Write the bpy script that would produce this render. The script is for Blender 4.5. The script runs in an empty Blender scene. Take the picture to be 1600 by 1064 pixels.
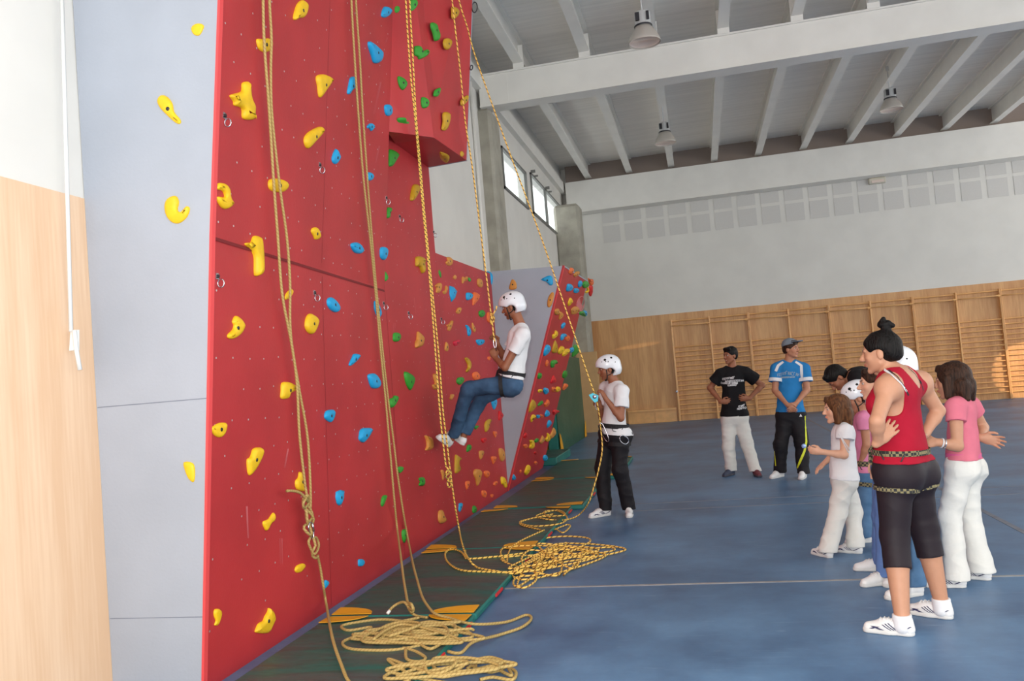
import bpy, math, random
import numpy as np
from mathutils import Vector, Matrix
from mathutils.bvhtree import BVHTree
from mathutils.geometry import tessellate_polygon
random.seed(4); rng = np.random.default_rng(4)
SC = bpy.context.scene
COL = SC.collection
PI = math.pi

# ------------------------------------------------------------------ camera
F_PX = 1279.5; PAN, TILT, ROLL = -.2233061, .0470127, -.0826199
C_F = np.array([math.sin(PAN)*math.cos(TILT), math.cos(PAN)*math.cos(TILT), math.sin(TILT)])
_r = np.array([math.cos(PAN), -math.sin(PAN), 0.0]); _u = np.cross(_r, C_F)
C_R = _r*math.cos(ROLL)+_u*math.sin(ROLL); C_U = -_r*math.sin(ROLL)+_u*math.cos(ROLL)
C_O = np.array([0, 0, 1.6])
cam = bpy.data.cameras.new('camera'); cam.sensor_width = 36; cam.lens = F_PX/1600*36
cam.clip_start = .05; cam.clip_end = 200
camo = bpy.data.objects.new('camera', cam); COL.objects.link(camo)
camo.matrix_world = Matrix(((C_R[0], C_U[0], -C_F[0], 0), (C_R[1], C_U[1], -C_F[1], 0), (C_R[2], C_U[2], -C_F[2], 1.6), (0, 0, 0, 1)))
SC.camera = camo
# ------------------------------------------------------------------ light and exposure
wd = bpy.data.worlds.new('world'); SC.world = wd; wd.use_nodes = True
bg = wd.node_tree.nodes['Background']; bg.inputs[0].default_value = (1, .985, .955, 1); bg.inputs[1].default_value = 2.45
fl = bpy.data.lights.new('camera_flash', 'POINT'); fl.energy = 560; fl.color = (1, .98, .95); fl.shadow_soft_size = .025
flo = bpy.data.objects.new('camera_flash', fl); COL.objects.link(flo)
flo.location = C_O + C_R*(-.07) + C_U*.13 + C_F*.02
# low evening sun coming through a window slot: two slim beams that reach the far wall
def sunbeam(src, dst, ang, blend, e):
    l = bpy.data.lights.new('sunbeam', 'SPOT'); l.energy = e; l.color = (1, .72, .38); l.spot_size = ang; l.spot_blend = blend; l.shadow_soft_size = .01
    o = bpy.data.objects.new('sunbeam', l); COL.objects.link(o); o.location = src
    d = Vector(dst)-Vector(src); o.rotation_euler = d.to_track_quat('-Z', 'Y').to_euler(); return o
sunbeam((15, 9, 4.2), (8.35, 24.1, .75), math.radians(5.0), .15, 9000)
b2 = sunbeam((10, 12, 4.0), (-1.65, 24.1, 2.28), math.radians(3.4), .3, 3000); b2.scale = (1, .13, 1)
vs = SC.view_settings; vs.view_transform = 'Standard'; vs.look = 'None'; vs.gamma = 1; vs.use_curve_mapping = False; vs.exposure = 0.0
SC.cycles.max_bounces = 6; SC.cycles.diffuse_bounces = 4

# ------------------------------------------------------------------ pixel -> place helpers
def ray(p): return C_F*F_PX + C_R*(p[0]-800) + C_U*(532-p[1])
def hitp(p, n, o):
    d = ray(p); n = np.array(n, float); return C_O + d*(n@(np.array(o, float)-C_O))/(n@d)
def atX(p, x): return hitp(p, (1, 0, 0), (x, 0, 0))
def atY(p, y): return hitp(p, (0, 1, 0), (0, y, 0))
def atZ(p, z=0.0): return hitp(p, (0, 0, 1), (0, 0, z))
def nrm(v): v = np.asarray(v, float); return v/max(np.linalg.norm(v), 1e-9)

# ------------------------------------------------------------------ materials
MATS = {}
class NT:
    def __init__(s, m): s.t = m.node_tree; s.n = s.t.nodes; s.l = s.t.links
    def new(s, ty, **kw):
        n = s.n.new(ty)
        for k, v in kw.items():
            if k.startswith('i_'): n.inputs[k[2:].replace('_', ' ')].default_value = v
            else: setattr(n, k, v)
        return n
    def link(s, a, b): s.l.new(a, b)
def srgb(r, g, b):
    f = lambda c: (c/255/12.92) if c/255 <= .04045 else ((c/255+.055)/1.055)**2.4
    return (f(r), f(g), f(b), 1)
def mat(name, col, rough=.6, metal=0, noise=0, nscale=8, stretch=(1, 1, 1), bump=0, bscale=40, spec=.5, emit=None, col2=None, nlo=.35, nhi=.65, detail=4, vcol=False, sss=0, bstretch=None, coat=0):
    if name in MATS: return MATS[name]
    m = bpy.data.materials.new(name); m.use_nodes = True; t = NT(m); b = t.n['Principled BSDF']
    b.inputs['Base Color'].default_value = col; b.inputs['Roughness'].default_value = rough; b.inputs['Metallic'].default_value = metal
    b.inputs['Specular IOR Level'].default_value = spec
    if coat: b.inputs['Coat Weight'].default_value = coat; b.inputs['Coat Roughness'].default_value = .15
    if emit: b.inputs['Emission Color'].default_value = col; b.inputs['Emission Strength'].default_value = emit
    if sss: b.inputs['Subsurface Weight'].default_value = sss; b.inputs['Subsurface Scale'].default_value = .01; b.inputs['Subsurface Radius'].default_value = (1, .4, .25)
    tc = t.new('ShaderNodeTexCoord')
    src = None
    if noise or col2:
        mp = t.new('ShaderNodeMapping'); mp.inputs['Scale'].default_value = stretch; t.link(tc.outputs['Object'], mp.inputs[0])
        nz = t.new('ShaderNodeTexNoise'); nz.inputs['Scale'].default_value = nscale; nz.inputs['Detail'].default_value = detail; t.link(mp.outputs[0], nz.inputs[0])
        r = t.new('ShaderNodeValToRGB'); r.color_ramp.elements[0].position = nlo; r.color_ramp.elements[1].position = nhi
        c2 = col2 or tuple(min(1, c*(1+noise)) for c in col[:3])+(1,)
        c1 = col if col2 else tuple(c*(1-noise) for c in col[:3])+(1,)
        r.color_ramp.elements[0].color = c1; r.color_ramp.elements[1].color = c2
        t.link(nz.outputs['Fac'], r.inputs[0]); src = r.outputs[0]
    if vcol:
        a = t.new('ShaderNodeVertexColor'); a.layer_name = 'Col'
        if src:
            mx = t.new('ShaderNodeMix', data_type='RGBA', blend_type='MULTIPLY'); mx.inputs[0].default_value = 1
            t.link(a.outputs[0], mx.inputs[6]); t.link(src, mx.inputs[7]); src = mx.outputs[2]
        else: src = a.outputs[0]
    if src: t.link(src, b.inputs['Base Color'])
    if bump:
        mp2 = t.new('ShaderNodeMapping'); mp2.inputs['Scale'].default_value = bstretch or stretch; t.link(tc.outputs['Object'], mp2.inputs[0])
        n2 = t.new('ShaderNodeTexNoise'); n2.inputs['Scale'].default_value = bscale; n2.inputs['Detail'].default_value = 3; t.link(mp2.outputs[0], n2.inputs[0])
        bp = t.new('ShaderNodeBump'); bp.inputs['Strength'].default_value = min(1, bump); bp.inputs['Distance'].default_value = .02; t.link(n2.outputs['Fac'], bp.inputs['Height']); t.link(bp.outputs[0], b.inputs['Normal'])
    MATS[name] = m; return m

M_white = mat('wall_white', srgb(222, 220, 214), .85, noise=.03, nscale=1.5)
M_beam = mat('beam_white', srgb(232, 230, 224), .6, noise=.03, nscale=2)
M_deck = mat('roof_deck', srgb(240, 236, 230), .5, metal=.0, noise=.05, nscale=2, stretch=(.3, 6, 1), bump=.12, bscale=12, bstretch=(.2, 12, 1))
M_conc = mat('raw_concrete', srgb(150, 146, 134), .8, col2=srgb(176, 172, 158), nscale=3, bump=.25, bscale=25, nlo=.3, nhi=.7)
M_red = mat('red_panel', srgb(182, 51, 55), .45, noise=.09, nscale=1.6, bump=.05, bscale=60, spec=.35)
M_redd = mat('red_seam', srgb(120, 14, 22), .6)
M_rededge = mat('red_panel_edge', srgb(222, 72, 74), .5)
M_grey = mat('grey_panel', srgb(163, 169, 180), .55, noise=.05, nscale=1.3, bump=.06, bscale=50, spec=.35)
M_nut = mat('steel_insert', srgb(205, 200, 200), .35, metal=.6)
M_steel = mat('polished_steel', srgb(200, 202, 208), .22, metal=.95)
M_dark = mat('dark_metal', srgb(60, 60, 64), .4, metal=.6)
M_black = mat('black_web', srgb(26, 26, 30), .75, bump=.15, bscale=150)
HC = {'yellow': srgb(236, 190, 30), 'olive': srgb(196, 152, 32), 'tan': srgb(208, 140, 62), 'orange': srgb(236, 112, 52), 'blue': srgb(30, 160, 215), 'green': srgb(52, 150, 46), 'red': srgb(214, 22, 30), 'pink': srgb(214, 36, 66)}
HM = {k: mat('resin_'+k, v, .5, noise=.05, nscale=20, bump=.12, bscale=130, spec=.4) for k, v in HC.items()}

def wood_mat(name, base, dark, sx):
    m = bpy.data.materials.new(name); m.use_nodes = True; t = NT(m); b = t.n['Principled BSDF']; b.inputs['Roughness'].default_value = .42
    tc = t.new('ShaderNodeTexCoord')
    mp = t.new('ShaderNodeMapping'); mp.inputs['Scale'].default_value = (sx, sx, .12); t.link(tc.outputs['Object'], mp.inputs[0])
    n1 = t.new('ShaderNodeTexNoise'); n1.inputs['Scale'].default_value = 4; n1.inputs['Detail'].default_value = 6; t.link(mp.outputs[0], n1.inputs[0])
    mp2 = t.new('ShaderNodeMapping'); mp2.inputs['Scale'].default_value = (sx*7, sx*7, .5); t.link(tc.outputs['Object'], mp2.inputs[0])
    n2 = t.new('ShaderNodeTexNoise'); n2.inputs['Scale'].default_value = 5; n2.inputs['Detail'].default_value = 3; t.link(mp2.outputs[0], n2.inputs[0])
    ad = t.new('ShaderNodeMix'); ad.inputs[0].default_value = .35; t.link(n1.outputs['Fac'], ad.inputs[2]); t.link(n2.outputs['Fac'], ad.inputs[3])
    r = t.new('ShaderNodeValToRGB'); r.color_ramp.elements[0].position = .38; r.color_ramp.elements[1].position = .62
    r.color_ramp.elements[0].color = dark; r.color_ramp.elements[1].color = base
    t.link(ad.outputs[0], r.inputs[0]); t.link(r.outputs[0], b.inputs['Base Color'])
    MATS[name] = m; return m
M_wood = wood_mat('beech_veneer', srgb(234, 202, 170), srgb(222, 184, 148), 1.5)
M_woodf = wood_mat('oak_wainscot', srgb(218, 168, 112), srgb(192, 138, 84), 1.1)
M_rung = mat('varnished_pine', srgb(228, 172, 108), .3, noise=.08, nscale=6)
M_clad = mat('plywood_cladding', srgb(196, 160, 112), .6, noise=.05, nscale=4)

# floor: worn blue sports covering
def floor_mat():
    m = bpy.data.materials.new('blue_sports_floor'); m.use_nodes = True; t = NT(m); b = t.n['Principled BSDF']
    tc = t.new('ShaderNodeTexCoord')
    n1 = t.new('ShaderNodeTexNoise'); n1.inputs['Scale'].default_value = .9; n1.inputs['Detail'].default_value = 9; n1.inputs['Roughness'].default_value = .65; t.link(tc.outputs['Object'], n1.inputs[0])
    r = t.new('ShaderNodeValToRGB'); e = r.color_ramp.elements; e[0].position = .3; e[1].position = .72
    e[0].color = srgb(56, 86, 122); e[1].color = srgb(104, 144, 182); t.link(n1.outputs['Fac'], r.inputs[0])
    mp = t.new('ShaderNodeMapping'); mp.inputs['Rotation'].default_value = (0, 0, .6); mp.inputs['Scale'].default_value = (1, 14, 1); t.link(tc.outputs['Object'], mp.inputs[0])
    n2 = t.new('ShaderNodeTexNoise'); n2.inputs['Scale'].default_value = 2.2; n2.inputs['Detail'].default_value = 6; n2.inputs['Distortion'].default_value = 1.4; t.link(mp.outputs[0], n2.inputs[0])
    r2 = t.new('ShaderNodeValToRGB'); r2.color_ramp.elements[0].position = .62; r2.color_ramp.elements[1].position = .82; t.link(n2.outputs['Fac'], r2.inputs[0])
    sc = t.new('ShaderNodeMath', operation='MULTIPLY'); sc.inputs[1].default_value = .6; t.link(r2.outputs[0], sc.inputs[0])
    mx = t.new('ShaderNodeMix', data_type='RGBA'); mx.inputs[7].default_value = srgb(140, 165, 190)
    t.link(sc.outputs[0], mx.inputs[0]); t.link(r.outputs[0], mx.inputs[6]); t.link(mx.outputs[2], b.inputs['Base Color'])
    r3 = t.new('ShaderNodeValToRGB'); r3.color_ramp.elements[0].color = (.34, .34, .34, 1); r3.color_ramp.elements[1].color = (.5, .5, .5, 1); t.link(n1.outputs['Fac'], r3.inputs[0]); t.link(r3.outputs[0], b.inputs['Roughness'])
    b.inputs['Specular IOR Level'].default_value = .6
    n3 = t.new('ShaderNodeTexNoise'); n3.inputs['Scale'].default_value = 300; t.link(tc.outputs['Object'], n3.inputs[0])
    bp = t.new('ShaderNodeBump'); bp.inputs['Strength'].default_value = .08; bp.inputs['Distance'].default_value = .01; t.link(n3.outputs['Fac'], bp.inputs['Height']); t.link(bp.outputs[0], b.inputs['Normal'])
    MATS['floor'] = m; return m
M_floor = floor_mat()
M_line = mat('floor_line', srgb(158, 158, 158), .5, noise=.15, nscale=12)
M_lineg = mat('floor_line_faint', srgb(118, 124, 136), .5, noise=.15, nscale=12)

# ------------------------------------------------------------------ mesh helpers
def fast_mesh(name, V, Fc):
    me = bpy.data.meshes.new(name); V = np.asarray(V, np.float32)
    if isinstance(Fc, np.ndarray) and Fc.ndim == 2:
        k = Fc.shape[1]; me.vertices.add(len(V)); me.vertices.foreach_set('co', V.ravel())
        me.loops.add(Fc.size); me.loops.foreach_set('vertex_index', Fc.astype(np.int32).ravel())
        me.polygons.add(len(Fc)); me.polygons.foreach_set('loop_start', np.arange(0, Fc.size, k, dtype=np.int32))
        try: me.polygons.foreach_set('loop_total', np.full(len(Fc), k, np.int32))
        except Exception: pass
        me.update(calc_edges=True)
    else:
        me.from_pydata([tuple(map(float, v)) for v in V], [], [tuple(int(i) for i in f) for f in Fc]); me.update()
    return me
def world_loc(o):
    L = np.array(o.location)
    while o.parent is not None: o = o.parent; L = L+np.array(o.location)
    return L
def link(name, me, m, parent=None, smooth=True, origin=None):
    """vertices of me are in world coordinates; child objects keep them relative to the parent"""
    o = bpy.data.objects.new(name, me); COL.objects.link(o)
    org = np.zeros(3)
    if parent is not None: org = world_loc(parent)
    elif origin is not None: org = np.array(origin, float); o.location = origin
    if np.abs(org).max() > 0: me.transform(Matrix.Translation(-Vector(org)))
    if parent is not None: o.parent = parent
    for mm in (m if isinstance(m, (list, tuple)) else [m]): me.materials.append(mm)
    if smooth: me.polygons.foreach_set('use_smooth', np.ones(len(me.polygons), bool))
    return o
def tag(o, label=None, cat=None, group=None, kind=None):
    if label: o['label'] = label
    if cat: o['category'] = cat
    if group: o['group'] = group
    if kind: o['kind'] = kind
    return o
def thing(name, loc, label, cat, group=None):
    o = bpy.data.objects.new(name, None); COL.objects.link(o); o.location = loc; o.empty_display_size = .1
    return tag(o, label, cat, group)
class MB:
    def __init__(s): s.v = []; s.f = []
    def add(s, V, Fc):
        n = len(s.v); s.v += [tuple(map(float, v)) for v in V]; s.f += [tuple(i+n for i in f) for f in Fc]; return s
    def box(s, lo, hi, bev=0):
        x0, y0, z0 = lo; x1, y1, z1 = hi
        if bev <= 0:
            return s.add([(x0, y0, z0), (x1, y0, z0), (x1, y1, z0), (x0, y1, z0), (x0, y0, z1), (x1, y0, z1), (x1, y1, z1), (x0, y1, z1)],
                         [(0, 3, 2, 1), (4, 5, 6, 7), (0, 1, 5, 4), (1, 2, 6, 5), (2, 3, 7, 6), (3, 0, 4, 7)])
        b = bev; V = []; 
        def ring(i, z): return [(x0+i, y0+b, z), (x0+b, y0+i, z), (x1-b, y0+i, z), (x1-i, y0+b, z), (x1-i, y1-b, z), (x1-b, y1-i, z), (x0+b, y1-i, z), (x0+i, y1-b, z)]
        R = [ring(b*.9, z0), ring(0, z0+b), ring(0, z1-b), ring(b*.9, z1)]
        for q in R: V += q
        Fc = [tuple(range(7, -1, -1)), tuple(range(24, 32))]
        for k in range(3):
            for j in range(8): Fc.append((k*8+j, k*8+(j+1) % 8, (k+1)*8+(j+1) % 8, (k+1)*8+j))
        return s.add(V, Fc)
    def tube(s, P, r, n=8, closed=False, cap=True):
        P = [np.array(p, float) for p in P]; m = len(P); rr = r if hasattr(r, '__len__') else [r]*m
        t0 = nrm(P[1]-P[0]); a = np.cross(t0, (0, 0, 1)); 
        if np.linalg.norm(a) < 1e-3: a = np.cross(t0, (1, 0, 0))
        a = nrm(a); base = len(s.v); V = []; 
        for i in range(m):
            t = nrm((P[(i+1) % m] if (closed or i < m-1) else P[i])-(P[i-1] if (closed or i > 0) else P[i]))
            a = nrm(a-t*(a@t)); b = np.cross(t, a)
            for k in range(n):
                an = 2*PI*k/n; V.append(P[i]+(a*math.cos(an)+b*math.sin(an))*rr[i])
        Fc = []
        for i in range(m if closed else m-1):
            for k in range(n):
                i2 = (i+1) % m; Fc.append((i*n+k, i*n+(k+1) % n, i2*n+(k+1) % n, i2*n+k))
        if cap and not closed: Fc += [tuple(range(n-1, -1, -1)), tuple((m-1)*n+k for k in range(n))]
        return s.add(V, Fc)
    def lathe(s, c, prof, n=24, ax=(0, 0, 1)):
        ax = nrm(ax); a = nrm(np.cross(ax, (0, 1, 0) if abs(ax[1]) < .9 else (1, 0, 0))); b = np.cross(ax, a); V = []; Fc = []
        for r, z in prof:
            for k in range(n): an = 2*PI*k/n; V.append(np.array(c)+ax*z+(a*math.cos(an)+b*math.sin(an))*r)
        for i in range(len(prof)-1):
            for k in range(n): Fc.append((i*n+k, i*n+(k+1) % n, (i+1)*n+(k+1) % n, (i+1)*n+k))
        return s.add(V, Fc)
    def obj(s, name, m, parent=None, smooth=False, origin=None):
        return link(name, fast_mesh(name, s.v, s.f), m, parent, smooth, origin)
def prism(poly, off):
    """closed solid: polygon and its copy moved by off"""
    poly = [np.array(p, float) for p in poly]; off = np.array(off, float); n = len(poly)
    V = poly+[p+off for p in poly]
    Fc = [tuple(range(n-1, -1, -1)), tuple(range(n, 2*n))]+[(i, (i+1) % n, n+(i+1) % n, n+i) for i in range(n)]
    return V, Fc
def dup(root, loc, label=None):
    r = root.copy(); COL.objects.link(r); r.location = loc
    if label: r['label'] = label
    for ch in list(root.children):
        c = ch.copy(); COL.objects.link(c); c.parent = r
        for g in list(ch.children):
            d = g.copy(); COL.objects.link(d); d.parent = c
    return r

# ------------------------------------------------------------------ the hall
WX = -3.57; FY = 24.2; RX = 16.0
def struct(mb, name, m, **kw): return tag(mb.obj(name, m, **kw), kind='structure')
struct(MB().box((-6, -3, -.1), (RX, 25, 0)), 'floor', M_floor)
L = MB().box((-1.62, 6.165, 0), (RX, 6.2, .002)); struct(L, 'trim_1', M_line)
L = MB().box((-.9, 9.38, 0), (RX, 9.41, .002)).box((-1.2, 9.86, 0), (RX, 9.885, .002)).box((2.43, 4.0, 0), (2.48, 24.1, .002)); struct(L, 'trim_2', M_lineg)
# left wall with window openings
WZ = 7.25; wl = MB()
WIN = [(16.1, 18.5, 5.48, 6.36), (19.1, 23.6, 5.5, 6.5)]
wl.box((WX-.2, -3, 3.0), (WX, 25, 5.48))
for (a, b) in ((-3, 16.1), (18.5, 19.1), (23.6, 25)): wl.box((WX-.2, a, 5.48), (WX, b, 6.5))
wl.box((WX-.2, -3, 6.5), (WX, 25, WZ+.6)); wl.box((WX-.2, 16.1, 6.36), (WX, 18.5, 6.5))
NX = -3.437; wl.box((WX-.2, -3, 2.865), (NX, 4.16, WZ+.6))
struct(wl, 'wall_left', M_white)
struct(MB().box((WX-.2, -3, 0), (WX+.004, 25, 2.915)).box((WX-.2, -3, 2.915), (WX-.01, 25, 3.0)).box((WX-.2, -3, 0), (NX+.004, 4.16, 2.865)), 'baseboard_left', M_wood)
wf = MB().box((-3.6, FY, 3.11), (RX, FY+.2, WZ+.6)); struct(wf, 'wall_back', M_white)
struct(MB().box((-3.6, FY-.01, 0), (RX, FY+.2, 3.11)), 'baseboard_back', M_woodf)
struct(MB().box((-2.2, FY-.14, .34), (-.8, FY-.01, .40)).box((-2.2, FY-.07, .0), (-.8, FY-.01, .34)).box((-1.42, FY-.09, 0), (-1.38, FY-.06, .34)), 'trim_3', M_rung)
# eave strip at the far end and its lower lip
struct(MB().box((-3.4, FY-.5, 6.33), (RX, FY-.02, 7.22)).box((-3.4, FY-.53, 6.30), (RX, FY-.02, 6.34)).box((-3.02, FY-.504, 6.34), (-3.0, FY-.49, 7.22)), 'trim_4', M_beam)
# perforated acoustic squares
M_acou = mat('perforated_panel', srgb(208, 206, 202), .9, noise=.02, nscale=60)
ac = MB()
for k in range(-1, 22):
    for r_ in range(2):
        x = -2.46+.648*k-r_*.0; z = 6.0-.595*r_ if False else (5.99 if r_ == 0 else 5.40)
        if x > -3.05: ac.box((x, FY-.012, z-.01), (x+.5, FY-.001, z+.49))
struct(ac, 'trim_5', M_acou)
# roof deck, purlins, main girder, columns
struct(MB().box((-5, -3, 7.74), (RX, 26, 7.84)), 'ceiling', M_deck)
struct(MB().box((-3.4, FY-.3, 7.2), (RX, FY-.05, 7.74)), 'trim_6', mat('dark_gap', srgb(140, 126, 118), .8))
pur = None
def purlin():
    t = thing('purlin', (-2.72, -2, 7.3), 'x', 'purlin', 'white steel purlins under the roof deck')
    mb = MB().box((-2.81, -2, 7.3), (-2.63, 24, 7.325)).box((-2.735, -2, 7.325), (-2.705, 24, 7.70)).box((-2.81, -2, 7.70), (-2.63, 24, 7.74))
    mb.obj('rail', M_beam, t)
    MB().box((-2.82, 14.35, 7.2), (-2.62, 14.37, 7.62)).obj('cleat', M_beam, t); return t
p0 = purlin(); 
for i in range(10):
    x = -2.72+1.205*i
    lab = 'white roof purlin, '+['nearest the window wall', 'second from the window wall', 'third from the window wall, with two lamps under it', 'fourth from the window wall', 'fifth from the window wall', 'sixth from the window wall', 'seventh from the window wall', 'eighth from the window wall', 'ninth from the window wall', 'tenth from the window wall', 'eleventh from the window wall', 'twelfth from the window wall', 'thirteenth from the window wall'][i]
    if i == 0: p0['label'] = lab
    else: dup(p0, (x, -2, 7.3), lab)
g = MB().box((-3.5, 14.40, 6.62), (RX, 14.44, 7.18)).box((-3.5, 14.36, 7.18), (RX, 14.74, 7.21)).box((-3.5, 14.36, 6.6), (RX, 14.74, 6.63))
g.box((-2.98, 14.395, 6.63), (-2.96, 14.41, 7.18)).box((-3.5, 14.44, 6.63), (RX, 14.70, 6.65)).box((-3.5, 14.66, 6.62), (RX, 14.70, 7.18))
go = g.obj('roof_girder', M_beam, origin=(-3.5, 14.4, 6.6)); tag(go, 'long deep white girder crossing the hall beneath the purlins', 'girder')
c1 = MB().box((-3.9, 14.42, 0), (-3.34, 15.15, 6.6), .05).obj('concrete_column', M_conc, origin=(-3.6, 14.8, 0)); tag(c1, 'raw concrete column carrying the white girder beside the first window', 'column')
c2 = MB().box((-3.6, 22.3, 0), (-2.88, 23.0, 6.3), .08).obj('concrete_column', M_conc, origin=(-3.2, 22.6, 0)); tag(c2, 'raw concrete column in the far corner behind the prow-shaped panel', 'column')
cl = MB().box((-3.25, 22.0, 0), (-2.72, 22.28, 2.16)).obj('column_cladding', M_clad, origin=(-3, 22.2, 0)); tag(cl, 'pale plywood boxing around the foot of the far corner column', 'column cladding')
struct(MB().box((WX, -3, 6.95), (WX+.12, 24.1, 7.26)), 'trim_7', M_beam)
pp = MB().tube([(WX+.03, 13.95, 0.2), (WX+.03, 13.95, 7.2)], .03, 8).obj('wall_pipe', M_beam, smooth=True, origin=(WX+.03, 13.95, .2)); tag(pp, 'thin white vertical pipe on the wall left of the concrete column', 'pipe')
# windows
M_glass = mat('window_pane', srgb(235, 242, 245), .08, spec=.5)
M_glass.node_tree.nodes['Principled BSDF'].inputs['Transmission Weight'].default_value = 1; M_glass.node_tree.nodes['Principled BSDF'].inputs['IOR'].default_value = 1.05
M_frame = mat('window_frame_grey', srgb(120, 120, 116), .5)
for i, (y0, y1, z0, z1) in enumerate([(16.1, 18.5, 5.48, 6.36), (19.1, 21.0, 5.5, 6.5), (21.0, 23.6, 5.5, 6.5)]):
    w = MB(); t_ = .05; xo = WX-.02+(.0 if i == 0 else .0)
    w.box((xo, y0, z0), (xo+.06, y0+t_, z1)).box((xo, y1-t_, z0), (xo+.06, y1, z1)).box((xo, y0, z0), (xo+.06, y1, z0+t_)).box((xo, y0, z1-t_), (xo+.06, y1, z1))
    o = w.obj('window_%d' % (i+1), M_frame, origin=(xo, y0, z0)); tag(o, kind='structure')
    MB().box((xo+.025, y0+t_, z0+t_), (xo+.031, y1-t_, z1-t_)).obj('pane', M_glass, o)
    if i > 0: MB().box((xo+.05, y0, z1-.02), (xo+.16, y0+.03, z1+.05)).box((xo+.04, y0+.5, z1), (xo+.13, y0+.53, z1+.04)).obj('hinge_arm', M_frame, o)
# sash winder on the near left wall
t = thing('window_winder', (-3.38, 3.9, 1.8), 'white window winder rod with folded crank handle on wood-panelled wall', 'window winder')
a0, a1 = atX((95, -60), -3.38), atX((111, 518), -3.38)
MB().tube([a0, a1], .011, 8).obj('rod', mat('white_plastic', srgb(228, 230, 228), .35), t, True)
q = [atX(p, -3.40) for p in ((110, 516), (117, 516), (117, 548), (108, 548))]
V, Fc = prism(q, (.03, 0, 0)); MB().add(V, Fc).obj('bracket', MATS['white_plastic'], t)
MB().tube([atX((116, 516), -3.36), atX((119, 545), -3.355), atX((125, 578), -3.35)], .012, 8).obj('crank_handle', MATS['white_plastic'], t, True)
# high-bay lamps
M_alu = mat('lamp_reflector', srgb(196, 190, 182), .35, metal=.25); M_lampw = mat('lamp_housing', srgb(196, 198, 198), .5)
M_lens = mat('lamp_glass', srgb(226, 208, 196), .2, spec=.8)
LL = ['high-bay lamp under third purlin in front of the girder, largest of the lamps', 'high-bay lamp beyond the girder, left of the two smaller hanging lamps', 'high-bay lamp beyond the girder, right of the two smaller hanging lamps', 'high-bay lamp cut by the top edge of the picture at right']
def lamp():
    x, y, z = -.37, 12., 6.34; t = thing('high_bay_lamp', (x, y, z), LL[0], 'lamp', 'high-bay lamps hanging from the purlins')
    MB().lathe((x, y, z), [(.235, .0), (.238, .01), (.225, .05), (.195, .12), (.15, .19), (.12, .235), (.115, .24)], 28).obj('reflector', M_alu, t, True)
    MB().lathe((x, y, z), [(.0, .035), (.215, .035), (.226, .02)], 28).obj('lamp_glass', M_lens, t, True)
    MB().lathe((x, y, z), [(.12, .24), (.125, .255), (.118, .27), (.118, .44), (.10, .46), (.0, .46)], 24).obj('housing', M_lampw, t, True)
    MB().lathe((x, y, z), [(.128, .236), (.134, .25), (.128, .262)], 24).obj('collar', M_dark, t, True)
    MB().tube([(x, y, z+.45), (x, y, 7.3)], .012, 6).box((x-.03, y-.02, 7.2), (x+.03, y+.02, 7.3)).obj('hanger_rod', M_lampw, t)
    MB().box((x-.1, y-.135, z+.3), (x-.04, y-.1, z+.42)).obj('side_grille', M_dark, t); MB().box((x+.06, y-.13, z+.3), (x+.1, y-.1, z+.42)).obj('side_grille', M_dark, t); return t
l0 = lamp()
for p, lab in ((tuple(atY((1040, 224), 18.2)), LL[1]), (tuple(atY((1393, 172), 18.8)), LL[2]), ((4.05, 12., 6.34), LL[3])): dup(l0, p, lab)
t = thing('emergency_light', (5.17, FY-.1, 6.17), 'small white emergency light fitting on the far wall over acoustic squares', 'light fitting')
e = atY((1370, 282), FY-.06); MB().box((e[0]-.22, FY-.14, e[2]-.09), (e[0]+.22, FY-.01, e[2]+.07), .02).obj('casing', mat('lamp_cream', srgb(206, 200, 184), .5), t)
MB().box((e[0]-.16, FY-.16, e[2]-.075), (e[0]+.17, FY-.14, e[2]+.0), .008).obj('diffuser', M_lens, t)
# wall bars: units of two bays
def wallbars():
    x = -.72; y = FY-.16; t = thing('wall_bars', (x, FY, 0), 'x', 'wall bars', 'wooden wall bars along the far wall')
    for k, w in ((0, .05), (1, .045), (2, .05)):
        xx = x+1.07*k; MB().box((xx-w/2, y, 0), (xx+w/2, y+.1, 2.93), .008).obj('upright', M_rung, t)
    zs = [2.88]+[2.12-.138*i for i in range(15)]
    for b in (0, 1):
        for z in zs: MB().tube([(x+1.07*b, y+.05, z), (x+1.07*(b+1), y+.05, z)], .019, 8, cap=False).obj('rung', M_rung, t, True)
        MB().tube([(x+1.07*b, y-.06, 2.74), (x+1.07*(b+1), y-.06, 2.74)], .017, 6).box((x+1.07*b+.98, y-.07, 2.70), (x+1.07*b+1.02, y+.02, 2.77)).obj('grip_bar', M_rung, t, True)
    return t
w0 = wallbars(); WB = ['leftmost, behind the man in the black t-shirt', 'second from the left, behind the man in the capped blue shirt', 'third from the left, above the bending man', 'fourth from the left, behind the woman with the hair bun', 'rightmost, lit by the low sun']
for i in range(5):
    lab = 'two-bay wooden wall bars, '+WB[i]
    if i == 0: w0['label'] = lab
    else: dup(w0, (-.72+2.155*i, FY, 0), lab)
ws = MB().lathe((-.74, FY-.2, .86), [(0, .0), (.035, .0), (.035, .05)], 12, ax=(0, -1, 0)).obj('door_stop', M_steel, w0, True)

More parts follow.
